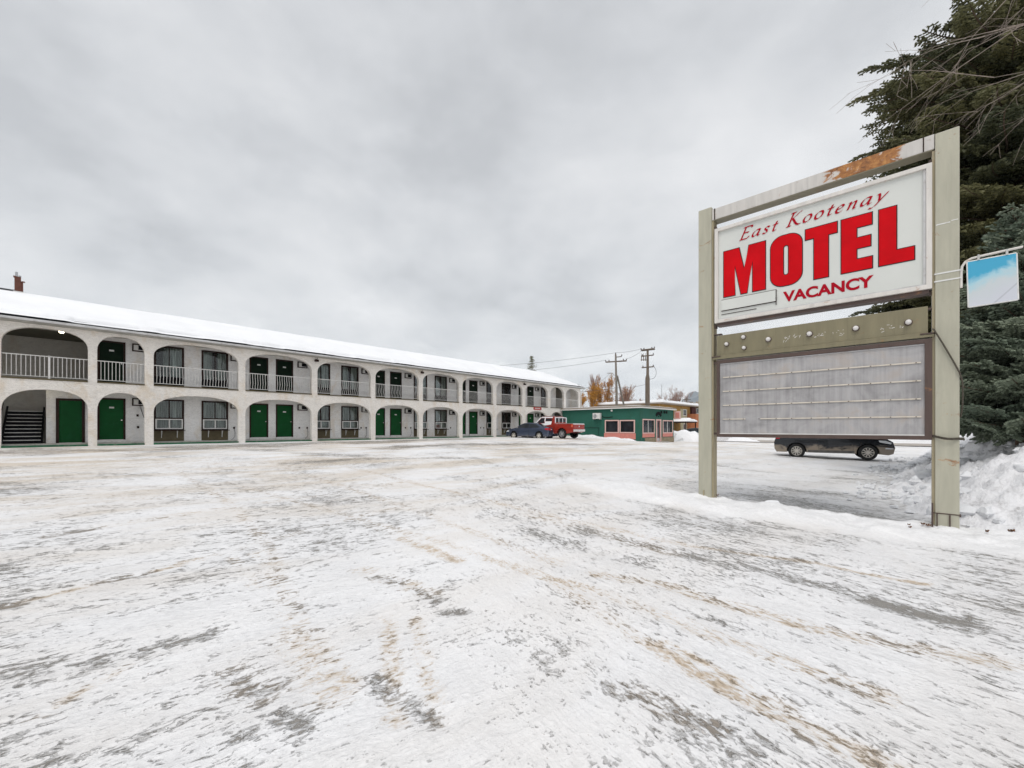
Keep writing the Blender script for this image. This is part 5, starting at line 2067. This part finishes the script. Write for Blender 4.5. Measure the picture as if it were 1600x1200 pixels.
# ================================================================== BACKGROUND BUILDINGS
AB = (25.1, 71.0)
apt = empty('apartment_building', (AB[0], AB[1], 0), ANG_D, 'two-storey ochre and brick apartment block with a flat snowy roof across the street', 'building')
M['ochre'] = simple('ochre wall', (.36, .21, .06), .85, .2, .8)
M['beige'] = simple('beige siding', (.46, .42, .28), .8, .1, 3, stretch=(.3, .3, 8))
M['orange_brick'] = simple('orange brick', (.42, .16, .075), .85, .2, 6)
M['dark_wood'] = simple('dark red recess', (.07, .02, .018), .8, .3)
mb = MB()
mb.box(0, 36, .0, 12, -.5, 5.75)
mb.build('wall', M['ochre'], apt)
mb = MB()
mb.box(-.6, 36.5, -.9, 12.5, 5.76, 5.98)
mb.build('roof', M['fascia'], apt)
snow_cap(apt, -.6, 36.5, -.9, 12.5, 5.982, .42)
MB().box(9.2, 12.4, -.06, -.002, .4, 5.2).build('siding_panel', M['beige'], apt)
for x, z in ((10.4, 1.2), (10.4, 3.9)):
    mb = MB()
    mb.plate([rect(x, x + 1.5, z, z + 1.25), rect(x + .12, x + .72, z + .12, z + 1.13), rect(x + .80, x + 1.38, z + .12, z + 1.13)], -.12, -.062)
    f = mb.build('window', M['white_trim'], apt)
    MB().box(x + .1, x + 1.4, -.09, -.08, z + .1, z + 1.15).build('pane', M['glass'], f)
MB().box(12.6, 15.2, -1.6, -.003, -.5, 4.3).build('brick_block', M['orange_brick'], apt)
MB().box(12.5, 36, -.4, -.003, -.5, 2.6).build('brick_wall', M['orange_brick'], apt)
MB().box(14.1, 16.2, -.35, -.004, 4.31, 5.7).build('recess', M['dark_wood'], apt)
for x0 in (16.2, 22.2, 28.2):
    for z0 in (2.7, 4.35):
        mb = MB()
        mb.box(x0, x0 + 4.2, -1.3, -.41, z0, z0 + .12)
        b_ = mb.build('balcony', M['white_trim'], apt)
        for k in range(3):
            MB().box(x0, x0 + 4.2, -1.32, -1.28, z0 + .22 + .30 * k, z0 + .40 + .30 * k).build('balcony_slat', M['white_trim'], b_)
for x0 in (17.2, 19.0, 23.0, 25.0, 29.0, 31.0):
    for z0 in (2.9, 4.5):
        mb = MB()
        mb.plate([rect(x0, x0 + 1.4, z0, z0 + 1.1), rect(x0 + .1, x0 + 1.3, z0 + .1, z0 + 1.0)], -.10, -.002)
        f = mb.build('window', M['white_trim'], apt)
        MB().box(x0 + .1, x0 + 1.3, -.06, -.04, z0 + .1, z0 + 1.0).build('pane', M['glass'], f)
# low wall and snowy canopy left of the brick block
wl = MB().box(4.5, 12.4, -5.4, -5.1, -.3, 1.55).build('garden_wall', M['orange_brick'])
wl.location, wl.rotation_euler = apt.location, apt.rotation_euler
tag(wl, 'low orange brick garden wall in front of the ochre apartment block', 'wall')
MB().box(4.45, 12.45, -5.45, -5.05, 1.551, 1.70).build('coping', M['concrete'], wl)
cn = empty('canopy', (AB[0], AB[1], 0), ANG_D, 'small snow-covered entrance canopy at the ochre apartment block beside the diner', 'canopy')
MB().box(3.6, 8.6, -3.2, -.01, 2.55, 2.75).build('canopy_roof', M['brown'], cn)
for x in (3.8, 8.4):
    MB().box(x, x + .15, -3.1, -2.95, .0, 2.549).build('canopy_post', M['brown'], cn)
snow_cap(cn, 3.5, 8.7, -3.3, -.05, 2.752, .55, 5, True)


# ================================================================== POLES AND WIRES
def arm_box(mb, p, dirv, half, z, th=.06, yo=0.0):
    a = (p[0] - dirv[0] * half + dirv[1] * yo, p[1] - dirv[1] * half - dirv[0] * yo, z)
    b_ = (p[0] + dirv[0] * half + dirv[1] * yo, p[1] + dirv[1] * half - dirv[0] * yo, z)
    mb.tube([a, b_], th, 4)


def insul(parent, pts, s=.1):
    for p in pts:
        mb = MB()
        mb.lathe([(0, .22 * s / .1), (.05 * s / .1, .2 * s / .1), (.07 * s / .1, .1 * s / .1), (.04 * s / .1, 0)], 8, 'z', p)
        mb.build('insulator', M['brown'], parent, smooth=60)


P1 = (13.7, 54.5)
z1 = gz(*P1)
pole1 = empty('utility_pole', (P1[0], P1[1], 0), 0, 'braced wooden utility pole with one long crossarm, left of the pair behind the diner', 'utility pole')
mb = MB()
mb.tube([(0, 0, z1 - .3), (0, 0, 6), (-.12, 0, 11.3)], [.18, .16, .11], 10)
mb.build('pole', M['wood_grey'], pole1, smooth=50)
mb = MB()
mb.tube([(2.05, .6, z1 - .3), (.1, .05, 8.5)], .12, 8)
mb.build('brace', M['wood_grey'], pole1, smooth=50)
mb = MB()
arm_box(mb, (-.08, 0), (.92, -.40), 1.35, 10.35, .09)
mb.build('crossarm', M['wood_pole'], pole1)
mb = MB()
arm_box(mb, (.22, 0), (.8, -.6), .45, 10.95, .06)
mb.build('crossarm', M['wood_pole'], pole1)
insul(pole1, [(-1.3, .55, 10.42), (-.9, .38, 10.42), (1.15, -.50, 10.42), (.8, -.35, 10.42), (.6, -.3, 11.0), (-.12, 0, 11.3)])
mb = MB()
mb.tube([(-.05, 0, 8.3), (-.6, -.3, 8.75), (-1.0, -.5, 8.8)], .035, 6)
lm = mb.build('lamp_arm', M['metal'], pole1)
MB().box(-1.35, -.85, -.62, -.42, 8.68, 8.80).build('lamp_head', M['metal'], lm)
P2 = (17.1, 52.5)
z2 = gz(*P2)
pole2 = empty('utility_pole', (P2[0], P2[1], 0), 0, 'wooden utility pole crowded with crossarms and fuse gear, behind the diner', 'utility pole')
mb = MB()
mb.tube([(0, 0, z2 - .3), (0, 0, 7.9), (.02, 0, 8.4), (.02, 0, 11.55)], [.30, .27, .17, .13], 10)
mb.build('pole', M['wood_pole'], pole2, smooth=50)
for z, h, yo in ((11.55, .85, .14), (11.50, .85, -.14), (10.75, .75, .14), (9.3, .75, .12)):
    mb = MB()
    arm_box(mb, (.05, 0), (.80, -.60), h, z, .075, yo)
    mb.build('crossarm', M['wood_pole'], pole2)
insul(pole2, [(-.65, .5, 11.6), (-.35, .3, 11.6), (.45, -.3, 11.6), (.70, -.5, 11.6), (-.5, .4, 10.8), (.6, -.4, 10.8), (-.45, .4, 9.35), (.6, -.4, 9.35)])
mb = MB()
for x in (-.70, -.45, -.20):
    mb.tube([(x, .2, 10.85), (x, .2, 10.15)], .05, 6)
    mb.tube([(x, .2, 11.1), (x, .2, 10.85)], .02, 5)
mb.box(-.82, .1, .12, .2, 10.22, 10.3)
mb.build('fuse_gear', M['wood_pole'], pole2)
mb = MB()
pts = [(.75, -.45, 9.3)]
for k in range(9):
    a = R(70 - 140 * k / 8)
    pts.append((.45 + .55 * math.cos(a), -.3, 8.6 + .8 * math.sin(a)))
pts.append((.1, 0, 7.75))
mb.tube(pts, .022, 5)
mb.build('cable_loop', M['wire'], pole2)
# two distant poles and one slim mast
for (px_, py_, top, ahalf, lab) in ((17.0, 88.0, 10.3, 1.6, 'distant utility pole with two crossarms among the golden trees'),
                                    (38.2, 91.0, 8.1, 1.5, 'distant utility pole in front of the blue mountain')):
    pe = empty('utility_pole', (px_, py_, 0), 0, lab, 'utility pole')
    MB().tube([(0, 0, 0), (0, 0, top)], [.16, .11], 8).build('pole', M['wood_pole'], pe)
    MB().tube([(-ahalf * .6, 0, top - .25), (ahalf * .6, 0, top - .3)], .07, 4).build('crossarm', M['wood_pole'], pe)
    MB().tube([(-ahalf, 0, top - .95), (ahalf * .9, 0, top - .85)], .08, 4).build('crossarm', M['wood_pole'], pe)
ms = MB().tube([(0, 0, 5), (0, 0, 10.2)], .06, 6).build('mast', M['metal'])
ms.location = (29.5, 82, 0)
tag(ms, 'slim metal mast rising behind the snowy apartment roof', 'mast')


def wire(a, b_, sag, label, r_=.018, n=24):
    pts = []
    for k in range(n + 1):
        t = k / n
        pts.append((a[0] + (b_[0] - a[0]) * t, a[1] + (b_[1] - a[1]) * t, a[2] + (b_[2] - a[2]) * t - sag * 4 * t * (1 - t)))
    mb = MB()
    mb.tube(pts, r_, 5)
    return tag(mb.build('power_line', M['wire']), label, 'power line', 'overhead power lines')


A1 = (P2[0] - .6, P2[1] + .5, 11.75)
B1 = (P1[0] - .12, P1[1], 11.5)
FARL = (-30, 75)
wire(A1, B1, .12, 'power line between the tops of the two utility poles')
wire((P2[0] - .35, P2[1] + .3, 11.7), (P1[0] + 1.1, P1[1] - .5, 10.6), .2, 'lower power line between the two utility poles')
wire(B1, (-22, 62, 11.0), 1.0, 'upper power line running left from the braced pole over the motel roof')
wire((P1[0] - 1.3, P1[1] + .5, 10.6), (-22, 63, 10.2), 1.1, 'second power line running left from the braced pole over the motel roof')
wire((P1[0] - 1.0, P1[1] - .5, 8.7), (9.2, 56, 7.0), .5, 'slack service line from the lamp arm down to the motel end', .014)
wire((P2[0], P2[1], 7.2), (P1[0], P1[1], 6.9), .15, 'low telephone line between the two utility poles')
wire((P1[0], P1[1], 6.9), (2.0, 57, 7.3), .6, 'low telephone line leaving the braced pole to the left')

# ================================================================== TREES


def cyl_between(mb, a, b_, r0, r1, n=4):
    mb.tube([a, b_], [r0, r1], n, cap=False)


def bare_tree(name, loc, H, spread, seed, label, twig_mat, trunk_mat, leaf=None, group=None, levels=4, lean=0):
    rr = random.Random(seed)
    root = empty(name, loc, 0, label, 'tree', group)
    tr, tw, lf = MB(), MB(), MB()

    def grow(p, d, ln, r_, lev):
        n = 3
        pts = [p]
        for k in range(n):
            d = (d + Vector((rr.gauss(0, .10), rr.gauss(0, .10), rr.gauss(.03, .05)))).normalized()
            p = p + d * (ln / n)
            pts.append(p)
        (tr if lev <= 1 else tw).tube([tuple(q) for q in pts], [r_ * (1 - .45 * k / n) for k in range(n + 1)], 5 if lev <= 1 else 3, cap=False)
        if lev >= levels:
            if leaf:
                for q in pts[1:]:
                    for _ in range(3):
                        c_ = q + Vector((rr.gauss(0, .14), rr.gauss(0, .14), rr.gauss(0, .14)))
                        s_ = rr.uniform(.05, .11)
                        a_ = Vector((rr.gauss(0, 1), rr.gauss(0, 1), rr.gauss(0, 1))).normalized() * s_
                        b2 = Vector((rr.gauss(0, 1), rr.gauss(0, 1), rr.gauss(0, 1))).normalized() * s_
                        lf.add([c_ + a_, c_ + b2, c_ - a_, c_ - b2], [(0, 1, 2, 3)])
            return
        nk = rr.randint(4, 6) if lev else rr.randint(13, 17)
        for k in range(nk):
            t = rr.uniform(.30 if lev else .15, 1.0)
            idx = min(n - 1, int(t * n))
            q = pts[idx].lerp(pts[idx + 1], t * n - idx)
            az = rr.uniform(0, 2 * math.pi)
            tilt = rr.uniform(.35, .75) * spread
            side = Vector((math.cos(az), math.sin(az), 0))
            nd = (d * math.cos(tilt) + side * math.sin(tilt) + Vector((0, 0, .15))).normalized()
            grow(q, nd, ln * rr.uniform(.42, .62) * (1.15 - .4 * t if not lev else 1), max(r_ * .5 * (1 - .3 * t), .014), lev + 1)
    grow(Vector((0, 0, -.2)), Vector((lean, 0, 1)).normalized(), H * .85, H * .014, 0)
    tr.build('trunk', trunk_mat, root)
    if leaf:
        tag(lf.build('foliage', leaf, root, fix=False), kind=None)
    tw.build('branches', twig_mat, root, fix=False)
    return root


M['bark'] = simple('grey brown bark', (.17, .13, .10), .9, .3, 6)
M['twig_tan'] = simple('reddish twigs', (.30, .19, .15), .9, .25, 3)
M['twig_gold'] = simple('golden twigs', (.42, .26, .10), .9, .25, 3)
M['leaf_gold'] = simple('golden leaves', (.46, .22, .035), .8, .35, 1.5)
M['leaf_orange'] = simple('orange leaves', (.40, .19, .06), .8, .35, 1.5)
trees = [
    # x, y, H, spread, twig, leaf, label
    (12.4, 76, 9.2, .8, 'twig_gold', 'leaf_gold', 'bushy golden larch nearest the motel end'),
    (14.9, 78, 11.6, .55, 'twig_gold', 'leaf_gold', 'pointed golden larch behind the distant pole'),
    (17.3, 80, 9.4, .7, 'twig_gold', 'leaf_orange', 'low orange shrub-like tree right of the golden larch'),
    (18.0, 84, 14.0, .40, 'twig_tan', None, 'tall narrow bare poplar left of the braced pole'),
    (19.9, 84, 13.2, .40, 'twig_gold', 'leaf_orange', 'slim poplar with a few orange leaves beside the braced pole'),
    (21.5, 83, 12.6, .42, 'twig_tan', None, 'narrow bare poplar just behind the braced pole'),
    (22.6, 86, 10.8, .5, 'twig_gold', 'leaf_orange', 'short orange-leaved tree at the foot of the braced pole'),
    (28.0, 95, 9.5, .9, 'twig_tan', None, 'rounded bare reddish tree between the two utility poles'),
    (31.0, 94, 10.0, .8, 'twig_tan', None, 'bare reddish tree directly behind the crowded pole'),
    (34.3, 93, 10.5, .85, 'twig_tan', None, 'bare tan birch right of the crowded pole'),
    (37.0, 96, 13.6, .8, 'twig_tan', None, 'tallest rounded bare birch above the apartment roof'),
    (40.2, 97, 12.6, .85, 'twig_tan', None, 'wide bare birch above the middle of the apartment roof'),
    (43.5, 98, 9.8, .9, 'twig_gold', None, 'low tawny bare tree near the mountain'),
]
for i, (x, y, H, spd, tw, lf, lab) in enumerate(trees):
    bare_tree('bare_tree' if not lf else 'larch_tree', (x, y, gz(x, y)), H * (.64 if lf else .60), spd, 50 + i, lab, M[tw], M['bark'], M[lf] if lf else None, 'trees beyond the diner', levels=3 if lf else 4)


# --- conifers
def mat_needles(name, a, b_):
    m, nt, b = new_mat(name)
    oi = N(nt, 'ShaderNodeObjectInfo')
    n_ = noise(nt, coords(nt, 'Object'), 5, 4, .6)
    v = math_node(nt, 'ADD', math_node(nt, 'MULTIPLY', oi.outputs['Random'], .5), math_node(nt, 'MULTIPLY', n_, .6))
    r = ramp(nt, [(.25, a), (.8, b_)])
    nt.links.new(v, r.inputs[0])
    nt.links.new(r.outputs[0], b.inputs['Base Color'])
    b.inputs['Roughness'].default_value = .65
    return m


M['needles'] = mat_needles('dark spruce needles', (.030, .040, .014), (.14, .135, .052))
M['needles_blue'] = mat_needles('blue spruce needles', (.075, .105, .072), (.20, .235, .165))
M['spruce_bark'] = simple('spruce bark', (.12, .085, .06), .95, .35, 8)


def spruce_branch(L, seed, sec=.08, twr=.017, droop=.10, needle=.036, spread_z=.35):
    rr = random.Random(seed)
    mb = MB()
    mb.cur = 0

    def axis(x):
        return Vector((x, .05 * math.sin(x * 2 + seed), -droop * x * x / L + .10 * max(0, x - .7 * L) ** 1.2))

    def spindle(a, b_, r_, nn=7):
        d = (b_ - a)
        ln = d.length
        if ln < 1e-5: return
        d.normalize()
        e1 = d.orthogonal().normalized()
        e2 = d.cross(e1)
        ph = rr.uniform(0, 2)
        ring = []
        for t, q in ((.12, .8), (.78, 1.0)):
            for k in range(3):
                an = ph + 2 * math.pi * k / 3
                ring.append(a + d * ln * t + (e1 * math.cos(an) + e2 * math.sin(an)) * r_ * q)
        mb.add([a] + ring + [b_], [(0, 2, 1), (0, 3, 2), (0, 1, 3), (1, 2, 5, 4), (2, 3, 6, 5), (3, 1, 4, 6), (4, 5, 7), (5, 6, 7), (6, 4, 7)])
        for k in range(nn):
            t = rr.uniform(.05, 1)
            an = rr.uniform(0, 2 * math.pi)
            o_ = (e1 * math.cos(an) + e2 * math.sin(an))
            p = a + d * ln * t + o_ * r_ * .5
            q = p + (o_ * .8 + d * .75).normalized() * needle
            sdv = d.cross(o_) * .0045
            mb.add([p - sdv, p + sdv, q], [(0, 1, 2)])
    x = .10 * L
    sgn = 1
    while x < L:
        p = axis(x)
        t = x / L
        ln = min(.85, .14 + .42 * (L - x)) * rr.uniform(.75, 1.1) * (.55 + .45 * min(1, t * 3))
        ang = R(rr.uniform(42, 62))
        for s_ in (sgn, -sgn):
            d = Vector((math.cos(ang), s_ * math.sin(ang), rr.uniform(-spread_z, .08))).normalized()
            q = p
            y = 0
            step = .12
            while y < ln:
                d = (d + Vector((.03, 0, -.012))).normalized()
                q2 = q + d * step
                mb.cur = 0
                spindle(q, q2, twr, 8)
                tl = min(.26, .07 + .55 * (ln - y)) * rr.uniform(.7, 1.15)
                if y > .03:
                    sd_ = Vector((-d.y, d.x, 0)).normalized()
                    for s2 in (1, -1):
                        dd = (d * .75 + sd_ * s2 * .75 + Vector((0, 0, rr.uniform(-.35, .2)))).normalized()
                        spindle(q2, q2 + dd * tl, twr * .95, 9)
                        if tl > .16:
                            spindle(q2 + dd * tl * .5, q2 + dd * tl * .5 + (dd * .8 + Vector((0, 0, -.5))).normalized() * tl * .55, twr * .85, 5)
                q = q2
                y += step
            ang = R(rr.uniform(42, 62))
        x += sec * rr.uniform(.8, 1.2)
        sgn = -sgn
    spindle(axis(L * .96), axis(L) + Vector((.1, 0, .02)), twr * 1.1, 10)
    mb.cur = 1
    mb.tube([tuple(axis(L * k / 8)) for k in range(9)], [.012 + .010 * L * (1 - k / 8) for k in range(9)], 5)
    return mb.mesh('branch', fix=False)


def spruce(name, loc, H, z0, prof, nmin, label, mats, lens, droop, tilt_fn, seed, step=.36, per=8, sec=.08, twr=.017, group=None, top_r=.02, base_r=.22):
    rr = random.Random(seed)
    root = empty(name, loc, 0, label, 'tree', group)
    mb = MB()
    mb.tube([(0, 0, -.3), (0, 0, H * .5), (0, 0, H * .96)], [base_r, base_r * .6, top_r], 10)
    mb.build('trunk', M['spruce_bark'], root, smooth=60)
    protos = []
    for k, L in enumerate(lens):
        me = spruce_branch(L, seed * 10 + k, sec, twr, droop)
        me.materials.append(mats)
        me.materials.append(M['spruce_bark'])
        protos.append((L, me))
    z = z0
    cnt = 0
    az0 = 0
    while z < H * .97 and cnt < 296:
        Lz = prof(z / H)
        n = per if Lz > .8 else max(4, per - 2)
        for k in range(n):
            if cnt >= 296: break
            az = az0 + 2 * math.pi * k / n + rr.uniform(-.3, .3)
            Lr = Lz * rr.uniform(.78, 1.10)
            L, me = min(protos, key=lambda q: abs(q[0] - Lr) + rr.random() * .25)
            o = bpy.data.objects.new('branch', me)
            COL.objects.link(o)
            o.parent = root
            s_ = Lr / L
            o.scale = (s_, s_ ** .5, s_ ** .5)
            o.location = (0, 0, z + rr.uniform(-.15, .15))
            o.rotation_euler = (rr.uniform(-.45, .45), -tilt_fn(z / H) + rr.uniform(-.10, .10), az)
            cnt += 1
        az0 += 1.1
        z += step * rr.uniform(.85, 1.15)
    return root


SPX, SPY = 16.0, 13.6
spruce('spruce_tree', (SPX, SPY, .3), 24.0, 1.7, lambda t: 3.45 * (1 - max(0, t - .60) / .43) ** .9, 0,
       'huge dark spruce filling the right edge behind the motel sign', M['needles'], [3.5, 3.2, 2.8, 2.0, 1.1], .12,
       lambda t: R(2 if t < .2 else (2 + 16 * (t - .2))), 3, step=.35, per=8, sec=.12, twr=.028)
spruce('spruce_tree', (12.35, 10.1, 1.4), 5.7, .25, lambda t: 1.85 * (1 - t) ** .85 + .10, 0,
       'smaller pale blue-green spruce standing in front of the huge dark spruce', M['needles_blue'], [1.75, 1.4, 1.0, .6, .3], .04,
       lambda t: R(8 + 22 * t), 5, step=.21, per=8, sec=.10, twr=.028, base_r=.09, top_r=.012)

# small far spruce behind the motel roof and two by the mountain


def far_spruce(loc, H, W_, seed, label):
    rr = random.Random(seed)
    root = empty('spruce_tree', loc, 0, label, 'tree', 'distant spruces')
    MB().tube([(0, 0, 0), (0, 0, H)], [H * .010, .01], 6).build('trunk', M['spruce_bark'], root)
    mb = MB()
    z = H * .12
    while z < H:
        t = z / H
        Lr = W_ * (1 - t) ** .70 + .05
        for k in range(6):
            az = rr.uniform(0, 2 * math.pi)
            L = Lr * rr.uniform(.35, 1.2)
            d = Vector((math.cos(az), math.sin(az), rr.uniform(-.45, .05)))
            p = Vector((0, 0, z))
            for j in range(5):
                q = p + d * (L / 5)
                for _ in range(5):
                    c_ = q + Vector((rr.gauss(0, .12), rr.gauss(0, .12), rr.gauss(-.04, .08)))
                    a_ = Vector((rr.gauss(0, 1), rr.gauss(0, 1), rr.gauss(0, .4))).normalized() * .17
                    b2 = Vector((rr.gauss(0, 1), rr.gauss(0, 1), rr.gauss(-.5, .5))).normalized() * .05
                    mb.add([c_ - a_, c_ + b2, c_ + a_], [(0, 1, 2)])
                p = q
        z += H * .028
    mb.build('crown', M['needles'], root, fix=False)
    return root


far_spruce((3.25, 69, .8), 12.8, 2.9, 4, 'lone dark spruce top showing above the motel roof')
far_spruce((51.5, 118, 0), 7.6, 1.0, 5, 'left one of two tiny dark spruces before the mountain')
far_spruce((53.8, 119, 0), 7.9, 1.0, 6, 'right one of two tiny dark spruces before the mountain')


# bare deciduous tree whose limbs reach in at the top right
M['twig_grey'] = simple('greyish brown twigs', (.24, .20, .17), .9, .25, 4)
bt = empty('bare_tree', (14.2, 7.3, .3), 0, 'bare deciduous tree reaching thin grey twigs in front of the huge spruce', 'tree')
MB().tube([(0, 0, -.3), (.1, 0, 3), (-.1, .1, 6), (.0, .1, 9.5), (.1, 0, 13)], [.2, .17, .13, .09, .03], 8).build('trunk', M['bark'], bt, smooth=60)
rr = random.Random(12)


def twig_limb(p, d, ln, r_, lev, mb, sagv):
    n = 7 if lev == 0 else (5 if lev == 1 else 3)
    pts = [p]
    for k in range(n):
        d = (d + Vector((rr.gauss(0, .06), rr.gauss(0, .06), rr.gauss(-sagv, .06)))).normalized()
        p = p + d * (ln / n)
        pts.append(p)
    mb.tube([tuple(q) for q in pts], [max(.003, .75 * r_ * (1 - .8 * k / n)) for k in range(n + 1)], 5 if lev == 0 else 3, cap=False)
    if lev >= 3: return
    nk = [7, 4, 2][lev]
    for k in range(nk):
        t = rr.uniform(.2, 1)
        idx = min(n - 1, int(t * n))
        q = pts[idx].lerp(pts[idx + 1], t * n - idx)
        sdv = Vector((rr.gauss(0, 1), rr.gauss(0, 1), rr.gauss(-.3, 1))).normalized()
        nd = (d * .85 + sdv * .55).normalized()
        twig_limb(q, nd, ln * rr.uniform(.28, .52), max(.004, r_ * .42), lev + 1, mb, sagv)


for k, (z, dr, ln, r_, sagv) in enumerate([(9.4, (-1, -.02, -.02), 6.6, .035, .015), (8.9, (-1, .1, -.12), 6.0, .032, .03), (8.6, (-1, -.12, -.20), 5.4, .03, .035), (8.2, (-1, .05, -.22), 5.0, .028, .05),
                                          (7.6, (-1, -.05, -.25), 4.6, .025, .05), (10.4, (-1, .0, -.18), 6.2, .035, .04), (10.8, (-.9, .2, -.05), 6.0, .05, .03),
                                          (7.8, (1, .1, .2), 3, .04, .0), (9.0, (.2, -1, .3), 3.0, .04, .0), (9.6, (.1, 1, .3), 2.5, .04, 0)]):
    mb = MB()
    twig_limb(Vector((0, .05, z)), Vector(dr).normalized(), ln * .80, r_, 0, mb, sagv)
    mb.build('limb', M['twig_grey'], bt, fix=False)

# ================================================================== MOUNTAINS
M['mountain'] = simple('snowy forested mountain', (.085, .105, .125), .9, .3, .002, (.66, .67, .69), .75, stretch=(1, 1, 2))
az = np.linspace(R(-75), R(75), 420)
rad = np.linspace(3600, 6200, 40)
AZ, RD = np.meshgrid(az, rad)
tq = (RD - 3600) / 2600
deg = np.degrees(AZ)
amp = 250 + 190 * np.exp(-((deg - 24.2) / 2.8) ** 2) - 160 * sm(deg, 27, 40) + 120 * (fbm(deg * .25, deg * 0, 8, 4) - .5) * 2
amp = amp - 90 * np.exp(-((deg - 19) / 2.5) ** 2)
mz = amp * np.sin(np.clip(tq, 0, 1) * math.pi) ** .8 * (.75 + .5 * fbm(deg * .9, tq * 6, 18, 6))
obj_m = obj('mountains', grid_mesh('mountains', RD * np.sin(AZ), RD * np.cos(AZ), mz - 4), M['mountain'])
tag(obj_m, kind='structure')

# the air: thin even haze that greys the mountains
hz = MB().box(-4700, 7000, -1950, 7800, -12, 900).build('haze', None)
hm = bpy.data.materials.new('haze')
hm.use_nodes = True
hm.node_tree.nodes.remove(hm.node_tree.nodes['Principled BSDF'])
pv = N(hm.node_tree, 'ShaderNodeVolumePrincipled')
pv.inputs['Color'].default_value = (.84, .93, 1, 1)
pv.inputs['Density'].default_value = .00008
hm.node_tree.links.new(pv.outputs[0], hm.node_tree.nodes['Material Output'].inputs['Volume'])
hz.data.materials.append(hm)
tag(hz, kind='stuff')
scene.cycles.volume_bounces = 1

# ================================================================== SMALL THINGS
rr = random.Random(5)
for k, (x, y, s_, lab) in enumerate([(6.62, 6.62, .05, 'brown dead leaves heaped left of the right sign post'), (6.42, 6.72, .045, 'single curled dead leaf beside the heap left of the right sign post'),
                                     (7.12, 6.25, .045, 'dead leaf on the snow just right of the right sign post'), (4.42, 8.95, .055, 'small dark dead leaf right of the left sign post'),
                                     (7.62, 6.35, .06, 'dead leaf lying on the snow bank near the right edge')]):
    H_, *_r = terrain(np.array([[x]]), np.array([[y]]))
    bh_, bd_ = bank_h(np.array([[x]]), np.array([[y]]))
    zz = max(float(H_[0, 0]), float(base_h(x, y)) - .1 + float(bh_[0, 0]) - .5 * float(sm(-bd_, .1, .7)[0, 0])) + .015
    mb = MB()
    for j in range(5 if k == 0 else 2):
        c_ = Vector((rr.gauss(0, s_ * .6 if k == 0 else s_ * .15), rr.gauss(0, s_ * .4 if k == 0 else s_ * .1), abs(rr.gauss(0, .02))))
        a0 = rr.uniform(0, 6.28)
        n = 9
        top = []
        for i in range(n):
            a = a0 + 2 * math.pi * i / n
            q = s_ * (.45 + .25 * (i % 2)) * rr.uniform(.8, 1.1)
            top.append(c_ + Vector((q * math.cos(a), q * .7 * math.sin(a), .25 * s_ + .35 * s_ * math.cos(a * 2) + rr.uniform(0, .012))))
        mb.add([c_] + top, [(0, i + 1, (i + 1) % n + 1) for i in range(n)])
    o = mb.build('dead_leaf', M['leaf_dry'], None, (x, y, zz), fix=False)
    tag(o, lab, 'leaf', 'dead leaves on the snow')
# loose chunks broken off the plowed bank
mb = MB()
ico = bmesh.new()
bmesh.ops.create_icosphere(ico, subdivisions=2, radius=1)
iv = [v_.co.copy() for v_ in ico.verts]
iff = [[v_.index for v_ in f_.verts] for f_ in ico.faces]
ico.free()
q = random.Random(9)
cnt = 0
while cnt < 420:
    x, y = q.uniform(7.4, 22), q.uniform(4.5, 24)
    bh_, bd_ = bank_h(np.array([[x]]), np.array([[y]]))
    dd_ = float(bd_[0, 0])
    if not (-.75 < dd_ < 4.5) or q.random() > (1.0 if dd_ < 1.2 else .5): continue
    z = max(float(base_h(x, y)) + .01, float(base_h(x, y)) - .10 + float(bh_[0, 0]) - .5 * float(sm(-bd_, .1, .7)[0, 0]))
    r_ = q.uniform(.03, .085) if dd_ < .3 else q.uniform(.05, .17)
    ph = [q.uniform(0, 6) for _ in range(3)]
    sc3 = (q.uniform(.8, 1.4), q.uniform(.7, 1.1), q.uniform(.5, .9))
    ca, sa = math.cos(ph[0]), math.sin(ph[0])
    vs_ = []
    for c_ in iv:
        k = r_ * (1 + .22 * math.sin(3 * c_.x + ph[0]) * math.cos(4 * c_.y + ph[1]) + .15 * math.sin(6 * c_.z + ph[2]))
        px_, py_ = c_.x * k * sc3[0], c_.y * k * sc3[1]
        vs_.append((x + px_ * ca - py_ * sa, y + px_ * sa + py_ * ca, z + c_.z * k * sc3[2] + r_ * .15))
    mb.add(vs_, iff)
    cnt += 1
tag(mb.build('snow_chunks', M['bank_snow'], smooth=35, fix=False), 'loose chunks of plowed snow scattered over the bank', None, None, 'stuff')
# a lone block of crusted snow on the berm
bmx = bmesh.new()
bmesh.ops.create_icosphere(bmx, subdivisions=3, radius=.12)
for v_ in bmx.verts:
    n_ = vnoise(np.array([v_.co.x * 9 + 5]), np.array([v_.co.y * 9 + v_.co.z * 7]), 3)[0]
    v_.co *= .75 + .5 * n_
    v_.co.z = max(-.1, min(.075, v_.co.z))
    v_.co.x = max(-.12, min(.12, v_.co.x))
    v_.co.x *= 1.3
    v_.co.y *= .6
me = bpy.data.meshes.new('snow_block')
bmx.to_mesh(me)
bmx.free()
me.polygons.foreach_set('use_smooth', [True] * len(me.polygons))
o = obj('snow_block', me, M['snow'], None, (5.22, 8.35, .16))
tag(o, 'single upright chunk of snow on the berm under the message board', 'snow chunk')
